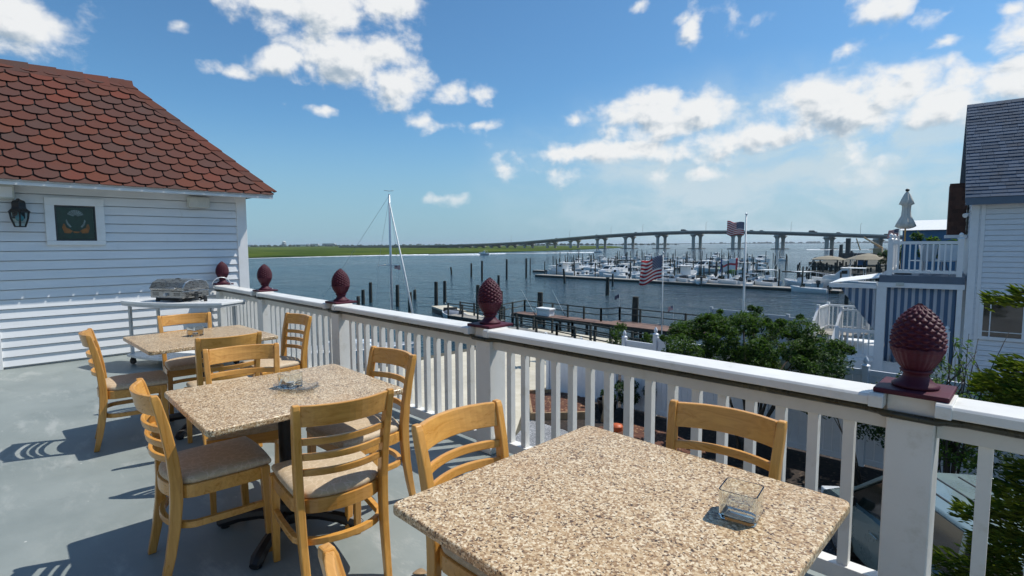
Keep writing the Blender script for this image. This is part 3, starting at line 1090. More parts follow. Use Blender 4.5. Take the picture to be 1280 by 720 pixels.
while y > -7.3:
    y1 = y - 0.31
    vs = [(RX + 0.13, y, RZ - 0.115), (RX, y, RZ + 0.052), (RX - 0.13, y, RZ - 0.115), (RX + 0.13, y1, RZ - 0.125), (RX, y1, RZ + 0.035), (RX - 0.13, y1, RZ - 0.125)]
    rc.add(vs + [(x, yy, z - 0.012) for x, yy, z in vs], [(1, 0, 3, 4), (2, 1, 4, 5), (6, 7, 10, 9), (7, 8, 11, 10), (0, 1, 7, 6), (1, 2, 8, 7), (3, 9, 10, 4), (4, 10, 11, 5)])
    y = y1 + 0.015
rc.link('ridge_cap', 'red_tile', roof)
es = MB()
es.span((0.0, -7.3, EZ - 0.035), (EX - 0.015, EY - 0.015, EZ - 0.006))
es.span((EX - 0.045, -7.3, EZ - 0.075), (EX - 0.012, EY - 0.02, EZ - 0.036))
es.link('eave_board', 'trim', bld, bevel=0.003)
vt = MB()
for yy in (-0.6, 0.45, 1.5, 2.55):
    vt.box((0.30, yy, EZ - 0.042), (0.10, 0.20, 0.012))
vt.link('eave_bracket', 'trim', bld)
# window with the crest panel
wn = MB()
wz0, wz1, wy0, wy1 = 1.515, 2.115, 0.615, 1.215
for (ya, za, yb, zb) in ((wy0, wz1 - 0.095, wy1, wz1), (wy0, wz0, wy1, wz0 + 0.055), (wy0, wz0 + 0.055, wy0 + 0.095, wz1 - 0.095), (wy1 - 0.095, wz0 + 0.055, wy1, wz1 - 0.095)):
    wn.span((0.0, ya, za), (0.058, yb, zb))
win = wn.link('window', 'trim', bld, bevel=0.004)
ip = MB()
for (ya, za, yb, zb) in ((wy0 + .095, wz1 - .115, wy1 - .095, wz1 - .095), (wy0 + .095, wz0 + .055, wy1 - .095, wz0 + .07), (wy0 + .095, wz0 + .07, wy0 + .11, wz1 - .115), (wy1 - .11, wz0 + .07, wy1 - .095, wz1 - .115)):
    ip.span((0.0, ya, za), (0.044, yb, zb))
ip.link('inner_frame', 'darksteel', win)
bx((0.0, wy0 + 0.112, wz0 + 0.072), (0.030, wy1 - 0.112, wz1 - 0.117)).link('pane', 'art_green', win)
cy, cz = (wy0 + wy1) / 2, (wz0 + wz1) / 2


def flat(poly, d=0.004, x=0.019):
    return MB().prism([(cy + p[0], cz + p[1]) for p in poly], x, x + d, 'x')


sh = MB()
def arc(r0, r1, a0, a1, n=10, sy=1.0, dy=0, dz=0):
    A = [(r1 * math.cos(R(a0 + (a1 - a0) * i / n)) + dy, sy * r1 * math.sin(R(a0 + (a1 - a0) * i / n)) + dz) for i in range(n + 1)]
    B = [(r0 * math.cos(R(a1 + (a0 - a1) * i / n)) + dy, sy * r0 * math.sin(R(a1 + (a0 - a1) * i / n)) + dz) for i in range(n + 1)]
    return A + B
def fl(poly, x=0.030, d=0.004):
    sh.prism([(cy + p[0], cz + p[1]) for p in poly], x, x + d, 'x')
for i in range(8):
    fl(arc(0.022, 0.088, 20 + i * 17.5, 20 + (i + 0.85) * 17.5, 3, 1.05, 0, 0.06))
fl([(-0.09, 0.03), (-0.075, -0.02), (-0.045, -0.065), (-0.06, -0.075), (-0.088, -0.04), (-0.102, 0.01)])
fl([(0.09, 0.03), (0.075, -0.02), (0.045, -0.065), (0.06, -0.075), (0.088, -0.04), (0.102, 0.01)])
sh.link('crest_panel', 'art_grey', win)
sh = MB()
for sg in (-1, 1):
    fl([(sg * 0.128, -0.03), (sg * 0.14, -0.08), (sg * 0.12, -0.145), (sg * 0.06, -0.15), (sg * 0.035, -0.12), (sg * 0.065, -0.095), (sg * 0.10, -0.075), (sg * 0.112, -0.03)][::sg])
fl([(-0.035, -0.125), (0.035, -0.125), (0.028, -0.145), (-0.028, -0.145)])
sh.link('crest_ribbon', 'art_orange', win)

# wall lantern, loudspeaker, white fixture under the eave
ln = thing('wall_lantern', 'black coach lantern on the white clapboard wall left of the window', 'lantern', (WX + 0.02, 0.375, 1.90))
ln.scale = (1.25, 1.3, 1.0)
bx((0, -0.045, -0.06), (0.02, 0.045, 0.14)).link('back_plate', 'black', ln, bevel=0.005)
MB().tube([(0.02, 0, 0.09), (0.07, 0, 0.17), (0.13, 0, 0.165)], 0.011, 8).link('arm', 'black', ln, smooth=True)
MB().lathe([(0.092, 0.012), (0.082, 0.026), (0.062, 0.05), (0.056, 0.075), (0.056, 0.12), (0.048, 0.145), (0.02, 0.16), (0.008, 0.175)], 6, (0.13, 0, 0)).link('cap', 'black', ln, bevel=0.003)
cg = MB()
for k in range(6):
    a = R(60 * k)
    cg.tube([(0.13 + 0.076 * math.cos(a), 0.076 * math.sin(a), 0.012), (0.13 + 0.066 * math.cos(a), 0.066 * math.sin(a), -0.07), (0.13 + 0.042 * math.cos(a), 0.042 * math.sin(a), -0.16)], 0.0065, 6)
cg.lathe([(0.048, -0.168), (0.048, -0.156), (0.03, -0.156)], 6, (0.13, 0, 0))
cg.link('cage', 'black', ln)
MB().lathe([(0.04, -0.155), (0.062, -0.07), (0.071, 0.008)], 6, (0.13, 0, 0)).link('glass', 'lampglass', ln)
MB().lathe([(0.012, 0.01), (0.014, -0.02), (0.030, -0.045), (0.032, -0.07), (0.018, -0.095)], 14, (0.13, 0, 0)).link('bulb', 'bulb', ln, smooth=True)
sp = thing('loudspeaker', 'beige loudspeaker box mounted under the eave right of the window', 'speaker', (WX + 0.012, 2.33, 2.135))
sp.scale = (1, 1.06, 1.15)
bx((0.02, -0.13, -0.07), (0.15, 0.13, 0.065)).link('cabinet', 'beige', sp, bevel=0.012)
bx((0.15, -0.115, -0.057), (0.156, 0.115, 0.052)).link('grille', 'canvas', sp)
MB().lathe([(0.045, 0), (0.045, 0.008), (0.035, 0.004)], 20).link('cone', 'beige', sp).rotation_euler = (0, R(90), 0)
kids(sp)[-1].location = (0.15, 0.03, 0)
bx((-0.0, -0.06, 0.03), (0.05, 0.06, 0.075)).link('bracket', 'beige', sp)
fx = thing('eave_fixture', 'white box fixture under the eave above the black lantern', 'fixture', (WX + 0.012, 0.2, 2.15))
bx((0.0, -0.16, -0.08), (0.12, 0.15, 0.085)).link('housing', 'beige', fx, bevel=0.01)
bx((0.12, -0.14, -0.06), (0.126, 0.13, 0.06)).link('cover', 'trim', fx)

# ------------------------------------------------------------------ the white railing
POSTS = [-8.74, -7.06, -5.03, -2.80, -0.332, 1.95]
PY = 2.575
rail = thing('deck_railing', 'white painted balustrade with square posts round the open terrace edge', 'railing', (0, PY, 0))
for px in POSTS:
    p = MB()
    p.span((px - 0.077, -0.077, 0.0), (px + 0.077, 0.077, 0.912))
    post = p.link('post', 'vinyl', rail, bevel=0.006)
    bx((px - 0.088, -0.088, 0.0), (px + 0.088, 0.088, 0.05)).link('post_foot', 'vinyl', post, bevel=0.008)
bal_sizes = 0.0415
for a, b in zip(POSTS, POSTS[1:]):
    x0, x1 = a + 0.078, b - 0.078
    cap = MB()
    y0, y1 = -0.137, 0.055
    prof = [(y0, 0.866), (y0 + 0.004, 0.862), (y1 - 0.004, 0.862), (y1, 0.866), (y1, 0.896), (y1 - 0.008, 0.906), (y0 + 0.008, 0.906), (y0, 0.896)]
    cap.prism(prof, x0 + 0.012, x1 - 0.012, 'x')
    cap.link('cap_rail', 'vinyl', rail, bevel=0.003)
    for s0, s1 in ((x0 + 0.001, x0 + 0.05), (x1 - 0.05, x1 - 0.001)):
        cl = MB().prism([(y0 - 0.006, 0.858), (y1 + 0.006, 0.858), (y1 + 0.006, 0.902), (y1 - 0.004, 0.913), (y0 + 0.004, 0.913), (y0 - 0.006, 0.902)], s0, s1, 'x')
        cl.link('cap_collar', 'vinyl', rail, bevel=0.003)
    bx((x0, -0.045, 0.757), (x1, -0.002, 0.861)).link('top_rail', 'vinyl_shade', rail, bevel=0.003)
    bx((x0, -0.04, 0.045), (x1, 0.03, 0.115)).link('bottom_rail', 'vinyl', rail, bevel=0.004)
    n = round((x1 - x0) / 0.139) - 1
    gap = (x1 - x0) / (n + 1)
    for k in range(n):
        bxk = x0 + gap * (k + 1)
        bx((bxk - bal_sizes / 2, -0.024, 0.1155), (bxk + bal_sizes / 2, 0.0175, 0.7565)).link('baluster', 'vinyl', rail)
cb = MB()
pts = []
for px in POSTS:
    pts += [(px - 0.16, PY - 0.06, 0.832), (px - 0.10, PY - 0.075, 0.831), (px - 0.085, PY - 0.092, 0.830), (px + 0.085, PY - 0.092, 0.830), (px + 0.10, PY - 0.075, 0.831), (px + 0.16, PY - 0.06, 0.833)]
    nx = px + 1.0
    pts += [(nx, PY - 0.06, 0.829)]
pts = pts[:-1]
cb.tube(pts, 0.0145, 8)
tag(cb.link('rope_light', 'rope', smooth=True), 'dark rope light strung along the terrace railing just under its cap', 'rope light')
struct('deck_fascia', bx((-9.0, 2.722, -0.30), (4.5, 2.76, -0.004)), 'trim')
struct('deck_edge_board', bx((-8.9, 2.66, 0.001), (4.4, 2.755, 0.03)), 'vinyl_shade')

# maroon pineapple finials on the posts


EGG = [(0, 0.05), (0.04, 0.20), (0.10, 0.42), (0.2, 0.68), (0.3, 0.84), (0.4, 0.94), (0.5, 0.99), (0.6, 1.0), (0.7, 0.96), (0.8, 0.86), (0.9, 0.68), (0.96, 0.53), (1.0, 0.44)]


def egg(t):
    for (a, b), (c, d) in zip(EGG, EGG[1:]):
        if t <= c:
            return b + (d - b) * (t - a) / (c - a)
    return EGG[-1][1]


def finial_body():
    m = MB()
    nz, na = 96, 112
    H = 0.268
    def fn(u, v):
        z = v
        # egg profile
        w = egg(1 - z)
        r = 0.0835 * w + 0.001
        if z > 0.36:
            k = (z - 0.36) / 0.64
            N_ = 11
            a = u * N_
            t = k * 7.0
            p, q = (a + t) % 1.0, (a - t) % 1.0
            d = min(min(p, 1 - p), min(q, 1 - q))
            bump = min(1.0, d * 3.0)
            tip = 0.0105 * bump + 0.004 * max(0, 1 - abs(((a + t) % 1) - 0.5) * 4) * max(0, 1 - abs(((a - t) % 1) - 0.5) * 4)
            r += tip * (0.35 + 0.65 * w) - 0.004
        else:
            fl_ = abs(math.sin(u * 26 * PI))
            r += 0.0035 * fl_ * (0.3 + 0.7 * w)
            if z > 0.30:
                r += 0.003
        th = 2 * PI * u
        return (r * math.cos(th), r * math.sin(th), 0.082 + z * H)
    m.grid(fn, na, nz, uv=False)
    return m


fin = thing('pineapple_finial', 'x', 'finial', (POSTS[0], PY, 0.912), 0, 'maroon pineapple finials on the railing posts')
bx((-0.118, -0.118, 0.001), (0.118, 0.118, 0.021)).link('base_plate', 'maroon', fin, bevel=0.005)
MB().lathe([(0.075, 0.0215), (0.078, 0.030), (0.070, 0.037), (0.060, 0.043), (0.050, 0.052), (0.043, 0.064), (0.040, 0.074), (0.052, 0.083), (0.054, 0.089), (0.046, 0.094)], 40).link('pedestal', 'maroon', fin, smooth=True)
finial_body().link('cone', 'maroon', fin, smooth=60)
ft = tree_of(fin)
FL = ['maroon pineapple finial in the corner by the white wall behind the grill', 'maroon pineapple finial on the second railing post, against the open water beside the building corner',
      'maroon pineapple finial on the post left of the sailboat mast', 'maroon pineapple finial on the railing post in front of the red boardwalk',
      'big maroon pineapple finial on the post nearest the striped curtains']
fin['label'] = FL[0]
for px, lb in zip(POSTS[1:5], FL[1:]):
    dup(fin, (px, PY, 0.912), R(11 * (px + 3)) if px > -0.0 else 0, lb, None, ft)
hp = MB()
hp.tube([(-8.60 + 0.0, PY - 0.06 + 0.13 * math.cos(R(180 - k * 15)), 0.905 + 0.125 * math.sin(R(180 - k * 15))) for k in range(0, 14)], 0.006, 8)
tag(hp.link('wire_hoop', 'alu', smooth=True), 'thin pale metal hoop over the rail end beside the corner finial', 'hoop')

# ------------------------------------------------------------------ cart and grill
cart = thing('serving_cart', 'white half round serving cart on casters against the clapboard wall', 'cart', (-7.60, 1.68, 0), math.atan2(0.87, 1.33))
cart.scale = (0.93, 0.95, 1.0)


def dshape(k=1.0, n=18):
    pts = [(0.82 * k, 0.33 * k), (-0.62 * k, 0.36 * k), (-0.80 * k, 0.05 * k)]
    for i in range(n + 1):
        t = i / n
        x = -0.79 + 1.60 * t
        y = -0.02 - 0.22 * math.sin(PI * min(1, t * 0.86 + 0.05)) ** 0.8
        pts.append((x * k, y * k))
    return pts[::-1][::-1]


def ccw(p):
    a = sum(p[i][0] * p[(i + 1) % len(p)][1] - p[(i + 1) % len(p)][0] * p[i][1] for i in range(len(p)))
    return p if a > 0 else p[::-1]


MB().prism(ccw(dshape()), 0.785, 0.815).link('top', 'cart', cart, bevel=0.004)
MB().prism(ccw(dshape(0.985)), 0.755, 0.784).link('apron', 'cartleg', cart)
MB().prism(ccw(dshape(0.95)), 0.105, 0.135).link('lower_shelf', 'cart', cart, bevel=0.004)
for lx, ly in ((-0.70, -0.02), (0.62, -0.09), (0.70, 0.24), (-0.55, 0.27)):
    lg = MB().tube([(lx, ly, 0.085), (lx, ly, 0.754)], 0.024, 4, square=True).link('leg', 'cartleg', cart, bevel=0.004)
    cs = MB()
    cs.tube([(lx, ly - 0.014, 0.042), (lx, ly + 0.014, 0.042)], 0.040, 14)
    cs.span((lx - 0.012, ly - 0.022, 0.05), (lx + 0.012, ly + 0.022, 0.088))
    cs.link('caster', 'black', lg)

gr = thing('gas_grill', 'stainless tabletop gas grill with closed lid on the white cart', 'grill', (-7.66, 1.76, 0.816), math.atan2(0.87, 1.33) - 0.10)
GW, GD = 0.52, 0.38
MB().prism([(-GD / 2, 0.045), (GD / 2, 0.045), (GD / 2, 0.135), (-GD / 2, 0.135)], -GW / 2, GW / 2, 'x').link('body', 'steel', gr, bevel=0.008)
ld = MB()
prof = [(-GD / 2 - 0.005, 0.137), (GD / 2 + 0.005, 0.137), (GD / 2 + 0.005, 0.19), (GD / 2 - 0.04, 0.245), (GD / 2 - 0.10, 0.268), (-GD / 2 + 0.10, 0.268), (-GD / 2 + 0.035, 0.235), (-GD / 2 - 0.005, 0.175)]
ld.prism(prof, -GW / 2 - 0.006, GW / 2 + 0.006, 'x')
lid = ld.link('lid', 'steel', gr, bevel=0.012)
hd = MB()
hd.tube([(-0.20, -GD / 2 - 0.045, 0.168), (0.20, -GD / 2 - 0.045, 0.168)], 0.011, 10)
for xx in (-0.17, 0.17):
    hd.tube([(xx, -GD / 2 - 0.005, 0.165), (xx, -GD / 2 - 0.045, 0.168)], 0.008, 8)
hd.link('handle', 'steel', lid, smooth=True)
MB().lathe([(0.03, 0), (0.03, 0.006), (0.01, 0.012)], 14, (0.0, -0.02, 0.268)).link('thermometer', 'black', lid)
vn = MB()
for xx in (-0.17, 0.17):
    for k in range(3):
        vn.span((xx - 0.05, -GD / 2 - 0.003, 0.075 + 0.014 * k), (xx + 0.05, -GD / 2 + 0.002, 0.081 + 0.014 * k))
vn.link('vent_slot', 'black', gr)
MB().tube([(0.0, -GD / 2 - 0.028, 0.088), (0.0, -GD / 2 + 0.002, 0.088)], 0.019, 14).link('knob', 'alu', gr)
for xx in (-GW / 2 + 0.07, GW / 2 - 0.07):
    for yy in (-GD / 2 + 0.04, GD / 2 - 0.04):
        MB().tube([(xx, yy, 0.0), (xx, yy, 0.05)], [0.026, 0.018], 10).link('foot', 'darksteel', gr)
MB().prism([(-0.16, 0.012), (0.16, 0.012), (0.15, 0.046), (-0.15, 0.046)], -0.17, 0.17, 'x').link('burner_tray', 'black', gr)
rg_ = MB()
rg_.tube([(GW / 2, -0.05, 0.08), (GW / 2 + 0.07, -0.06, 0.08)], 0.015, 10)
rg_.tube([(GW / 2 + 0.07, -0.06, 0.02), (GW / 2 + 0.07, -0.06, 0.12)], [0.026, 0.02], 12)
rg_.tube([(GW / 2 + 0.03, -0.13, 0.10), (GW / 2 + 0.12, -0.02, 0.10)], 0.010, 8)
rg_.link('gas_regulator', 'darksteel', gr, smooth=40)
MB().tube([(GW / 2 + 0.145, 0.0, 0.0), (GW / 2 + 0.145, 0.0, 0.05), (GW / 2 + 0.145, 0.0, 0.07)], [0.020, 0.020, 0.012], 12).link('control_knob', 'black', gr)
hz = MB().tube([(GW / 2 + 0.145, 0.0, 0.05), (GW / 2 + 0.06, 0.05, 0.06), (GW / 2 - 0.0, 0.08, 0.03)], 0.008, 8).link('gas_hose', 'black', gr, smooth=True)
# ------------------------------------------------------------------ tables


def rrect(w, d, r, n=5):
    out = []
    for cx, cy, a0 in ((w / 2 - r, d / 2 - r, 0), (-w / 2 + r, d / 2 - r, 90), (-w / 2 + r, -d / 2 + r, 180), (w / 2 - r, -d / 2 + r, 270)):
        for i in range(n + 1):
            a = R(a0 + 90 * i / n)
            out.append((cx + r * math.cos(a), cy + r * math.sin(a)))
    return out


def granite_table(label, x, y, w, d, rz):
    t = thing('granite_table', label, 'table', (x, y, 0), rz, 'granite topped pedestal tables on the terrace')
    MB().prism(rrect(w, d, 0.028), 0.718, 0.748).link('tabletop', 'granite', t, bevel=0.007, seg=3)
    bx((-0.22, -0.22, 0.700), (0.22, 0.22, 0.7175)).link('top_plate', 'iron', t, bevel=0.004)
    MB().lathe([(0.060, 0.10), (0.062, 0.13), (0.052, 0.15), (0.060, 0.17), (0.060, 0.19), (0.044, 0.21), (0.041, 0.28), (0.050, 0.30), (0.050, 0.315), (0.040, 0.33), (0.040, 0.655), (0.055, 0.68), (0.060, 0.699)], 16).link('column', 'iron', t, smooth=35)
    MB().lathe([(0.075, 0.055), (0.085, 0.075), (0.078, 0.105), (0.055, 0.112)], 20).link('base_hub', 'iron', t, smooth=40)
    for k in range(4):
        a = R(45 + 90 * k)
        f = MB()
        f.tube([(math.cos(a) * s, math.sin(a) * s, z) for s, z in ((0.05, 0.085), (0.16, 0.078), (0.27, 0.060), (0.35, 0.036), (0.385, 0.022))], [0.036, 0.030, 0.030, 0.034, 0.021], 8)
        f.tube([(math.cos(a) * 0.352, math.sin(a) * 0.352, 0.0), (math.cos(a) * 0.352, math.sin(a) * 0.352, 0.04)], [0.022, 0.03], 10)
        f.link('foot', 'iron', t, smooth=40)
    return t


granite_table('large speckled granite table nearest the camera with a water tumbler on it', -0.834, 1.279, 0.955, 0.955, 0.0)
granite_table('speckled granite table with glass ashtray and tumbler, between two others', -2.765, 1.085, 0.83, 0.93, R(-1.5))
granite_table('speckled granite table in front of the white grill cart', -4.93, 1.265, 0.90, 0.92, R(1))

# ------------------------------------------------------------------ chairs


def upath(k=1.0, front=0.19, n=14):
    """U shaped plan of the bent seat frame, open at the front"""
    pts = [(0.198 * k, front), (0.200 * k, 0.06), (0.196 * k, -0.06)]
    for i in range(n + 1):
        a = R(10 + 160 * i / n)
        pts.append((0.195 * k * math.cos(a - 0), -0.095 - 0.125 * k * math.sin(a) ** 0.9))
    pts += [(-0.196 * k, -0.06), (-0.200 * k, 0.06), (-0.198 * k, front)]
    return pts


def make_chair(label):
    t = thing('ladder_back_chair', label, 'chair', (0, 0, 0), 0, 'maple ladder back chairs round the granite tables')
    # cushion
    m = MB()
    ring0 = upath(1.0, 0.205)
    ring0 = ring0[::-1]
    fr = [(-0.198 + 0.396 * i / 8, 0.205 + 0.012 * math.sin(PI * i / 8)) for i in range(1, 8)]
    loop = ring0 + fr[::-1] if False else ring0 + [(p[0] * -1, p[1]) for p in fr][::-1]
    loop = ring0 + [(0.198 - 0.396 * i / 8, 0.205 + 0.012 * math.sin(PI * i / 8)) for i in range(1, 8)]
    n = len(loop)
    cx, cy = 0, 0.0
    base = 0
    prof = [(0.985, 0.4365), (1.015, 0.447), (1.015, 0.458), (0.975, 0.470), (0.86, 0.4785), (0.62, 0.483), (0.3, 0.485)]
    for sc, z in prof:
        for p in loop:
            m.v.append((cx + (p[0] - cx) * sc, cy + (p[1] - cy) * sc, z))
    for j in range(len(prof) - 1):
        for i in range(n):
            a, b = j * n + i, j * n + (i + 1) % n
            m.f.append((a, b, b + n, a + n))
    m.f.append(tuple(reversed(range(n))))
    m.f.append(tuple((len(prof) - 1) * n + i for i in range(n)))
    m.link('seat', 'cushion', t, smooth=50)
    ap = MB().band(upath(0.985), 0.024, 0.375, 0.4355)
    ap.band([(-0.190, 0.186), (0.190, 0.186)], 0.024, 0.377, 0.4345)
    ap.link('seat_frame', 'wood_across', t, bevel=0.003)
    MB().band(upath(0.99, 0.18), 0.024, 0.235, 0.265).link('stretcher', 'wood_across', t, bevel=0.003)
    for sx in (-1, 1):
        l = MB()
        a, b = Vector((sx * 0.196, 0.176, 0.4358)), Vector((sx * 0.199, 0.190, 0.0))
        ta, tb = 0.021, 0.0145
        vs = []
        for c, h in ((b, tb), (a, ta)):
            vs += [(c.x - h, c.y - h, c.z), (c.x + h, c.y - h, c.z), (c.x + h, c.y + h, c.z), (c.x - h, c.y + h, c.z)]
        l.add(vs, [(3, 2, 1, 0), (4, 5, 6, 7), (0, 1, 5, 4), (1, 2, 6, 5), (2, 3, 7, 6), (3, 0, 4, 7)])
        l.link('front_leg', 'wood_up', t, bevel=0.004)
        p = MB()
        st = [(0.172, -0.252, 0.0, 0.015, 0.017), (0.176, -0.225, 0.12, 0.016, 0.020), (0.179, -0.203, 0.25, 0.0165, 0.0225), (0.1815, -0.192, 0.37, 0.017, 0.025), (0.184, -0.190, 0.46, 0.017, 0.025), (0.188, -0.200, 0.58, 0.017, 0.023), (0.194, -0.222, 0.72, 0.0168, 0.021), (0.200, -0.250, 0.845, 0.016, 0.018), (0.201, -0.2545, 0.866, 0.014, 0.013)]
        for i, (x, y, z, hx, hy) in enumerate(st):
            x *= sx
            p.v += [(x - hx, y - hy, z), (x + hx, y - hy, z), (x + hx, y + hy, z), (x - hx, y + hy, z)]
            if i:
                o = (i - 1) * 4
                for k in range(4):
                    q = (k + 1) % 4
                    p.f.append((o + k, o + q, o + q + 4, o + k + 4))
        p.f.append((3, 2, 1, 0))
        o = (len(st) - 1) * 4
        p.f.append((o, o + 1, o + 2, o + 3))
        p.link('rear_leg', 'wood_up', t, bevel=0.005)

    def ypost(z):
        zs = [(0.46, -0.190), (0.58, -0.200), (0.72, -0.222), (0.845, -0.250), (0.90, -0.262)]
        for (z0, y0), (z1, y1) in zip(zs, zs[1:]):
            if z <= z1:
                return y0 + (y1 - y0) * (z - z0) / (z1 - z0)
        return zs[-1][1]

    def xpost(z):
        return 0.184 + (z - 0.46) / 0.385 * 0.016 - 0.012

    def rung(name, z0, z1, tk, bow):
        xm = xpost((z0 + z1) / 2)
        path = [(-xm + 2 * xm * i / 14, ypost(z0) - bow * (1 - ((i / 7) - 1) ** 2)) for i in range(15)]
        MB().band(path, tk, z0, z1, ypost(z1) - ypost(z0)).link(name, 'wood_across', t, bevel=0.004)
    rung('top_rail', 0.768, 0.861, 0.021, 0.052)
    for z in (0.700, 0.632, 0.562):
        rung('slat', z - 0.0155, z + 0.0155, 0.017, 0.052)
    return t


CH = [('maple chair on the left side of the nearest table, its back toward the neighbouring table', -0.835 - 0.455, 1.266, 90 + 180 + 2),
      ('maple chair with its back to the railing across the nearest table', -0.808, 1.722, 180 + 5),
      ('maple chair only just in view at the bottom edge, tucked under the nearest table', -0.84, 0.735, 0),
      ('maple chair with shaded seat, its curved back nearest the open deck, at the middle table', -2.83, 0.752, -3),
      ('maple chair seen from behind at the middle table, closest to the camera, with sunlit seat', -2.295, 1.085, 90 - 8),
      ('maple chair at the middle table with its back to the railing', -2.735, 1.475, 180 + 3),
      ('maple chair at the far side of the middle table, sunlit back rail above the granite', -3.315, 1.075, 270 - 15),
      ('maple chair farthest left, its back toward the open deck, at the table by the grill', -4.965, 0.795, -8),
      ('maple chair between the grill cart and the farthest granite table', -5.385, 1.30, 270 - 5),
      ('maple chair seen from behind at the grill side table, back to back with another chair', -4.33, 1.24, 90 - 3),
      ('maple chair by the railing at the grill side table, seen side on', -4.80, 1.79, 180 + 5)]
ch0 = make_chair(CH[0][0])
cht = tree_of(ch0)
ch0.location = (CH[0][1], CH[0][2], 0)
ch0.rotation_euler = (0, 0, R(CH[0][3]))
for lb, x, y, a in CH[1:]:
    dup(ch0, (x, y, 0), R(a), lb, None, cht)

# ------------------------------------------------------------------ glasses and ashtray


def tumbler(label, x, y, rz, water, s=1.0):
    t = thing('glass_tumbler', label, 'glass', (x, y, 0.7485), rz, 'square glass tumblers on the tables')
    w, h = 0.098 * s, 0.080 * s
    out = rrect(w, w, 0.014)
    inn = rrect(w - 0.007, w - 0.007, 0.011)
    n = len(out)
    m = MB()
    rings = [([(p[0] * 0.94, p[1] * 0.94) for p in out], 0.0), (out, 0.006), ([(p[0] * 1.02, p[1] * 1.02) for p in out], h), ([(p[0] * 1.02, p[1] * 1.02) for p in inn], h), (inn, 0.012), ([(p[0] * 0.85, p[1] * 0.85) for p in inn], 0.007)]
    for ring, z in rings:
        m.v += [(p[0], p[1], z) for p in ring]
    for j in range(len(rings) - 1):
        for i in range(n):
            a, b = j * n + i, j * n + (i + 1) % n
            m.f.append((a, b, b + n, a + n))
    m.f.append(tuple(reversed(range(n))))
    m.f.append(tuple((len(rings) - 1) * n + i for i in range(n)))
    m.link('tumbler', 'glass', t, smooth=50)
    if water:
        MB().prism(rrect(w - 0.0095, w - 0.0095, 0.009), 0.0135, 0.036).link('water_fill', 'liquid', t)
        MB().prism(rrect(w - 0.03, w - 0.03, 0.008), 0.0375, 0.050).link('ice', 'liquid', t, bevel=0.003)
    else:
        MB().lathe([(0.019, 0.0145), (0.019, 0.030), (0.004, 0.032)], 16).link('tea_light', 'alu', t)
    return t


tumbler('square glass tumbler with water on the nearest granite table', -0.555, 1.445, R(8), True)
tumbler('square glass tumbler behind the ashtray on the middle table', -2.80, 1.13, R(20), False, 0.95)
tumbler('square glass tumbler on the table by the grill', -4.99, 1.24, R(30), False, 0.95)
ash = thing('glass_ashtray', 'clear cut glass leaf shaped ashtray on the middle granite table', 'ashtray', (-2.70, 1.12, 0.7485), R(35))
m = MB()
na = 48
for j, (r, z) in enumerate(((0.048, 0.0), (0.070, 0.008), (0.098, 0.026), (0.094, 0.028), (0.062, 0.012), (0.010, 0.007))):
    for i in range(na):
        a = 2 * PI * i / na
        k = 1 + (0.10 * math.cos(a * 8) + 0.25 * math.cos(2 * a)) * (1 if 0 < j < 5 else 0.2)
        m.v.append((r * k * math.cos(a), r * k * math.sin(a), z + (0.004 * math.cos(a * 8) if j in (2, 3) else 0)))
for j in range(5):
    for i in range(na):
        a, b = j * na + i, j * na + (i + 1) % na
        m.f.append((a, b, b + na, a + na))
m.f.append(tuple(reversed(range(na))))
m.f.append(tuple(5 * na + i for i in range(na)))
m.link('dish', 'ashglass', ash, smooth=25)

lf = MB()
lf.grid(lambda u, v: ((u - .5) * .07, (v - .5) * .045 * math.sin(PI * min(.98, max(.02, u))) * 2 * .5, .004 + .010 * math.sin(u * PI) + .006 * abs(v - .5)), 8, 4)
o = lf.link('dry_leaf', 'drift', smooth=True, thick=0.0015)
o.location = (-1.93, 1.33, 0.002)
o.rotation_euler = (0, 0, 0.8)
tag(o, 'small dry brown leaf on the grey deck beside a chair leg', 'leaf')
# ------------------------------------------------------------------ yard: fence, trees, shrubs, car


def vinyl_fence(label, posts, name='vinyl_fence', h=2.0, cap=True, base=GZ, mat='fence'):
    """solid panel fence; posts = [(x, y, panel top height to the next post)]"""
    t = thing(name, label, 'fence', (posts[0][0], posts[0][1], base))
    ox, oy = posts[0][0], posts[0][1]
    for i, (x, y, hh) in enumerate(posts):
        p = MB()
        ph = max(hh, posts[i - 1][2] if i else hh) + 0.08
        p.span((x - ox - 0.06, y - oy - 0.06, 0), (x - ox + 0.06, y - oy + 0.06, ph))
        po = p.link('post', mat, t, bevel=0.006)
        if cap:
            MB().lathe([(0.085, 0), (0.085, 0.02), (0.06, 0.04), (0.03, 0.055), (0.055, 0.10), (0.045, 0.15), (0.012, 0.215)], 12, (x - ox, y - oy, ph + 0.001)).link('post_cap', 'fence', po, smooth=50)
    for (x0, y0, h0), (x1, y1, _) in zip(posts, posts[1:]):
        d = Vector((x1 - x0, y1 - y0, 0))
        L = d.length - 0.122
        a = math.atan2(d.y, d.x)
        mid = ((x0 + x1) / 2 - ox, (y0 + y1) / 2 - oy)
        pn = MB()
        nb = max(3, int(L / 0.17))
        for k in range(nb):
            u = -L / 2 + L * (k + 0.5) / nb
            pn.box((mid[0] + math.cos(a) * u, mid[1] + math.sin(a) * u, h0 / 2 + 0.04), (L / nb - 0.005, 0.03, h0 - 0.2), (0, 0, a))
        pn.link('panel', mat, t)
        for z in (h0 - 0.055, 0.13):
            MB().box((mid[0], mid[1], z), (L, 0.052, 0.13), (0, 0, a)).link('fence_rail', mat, t, bevel=0.006)
    return t


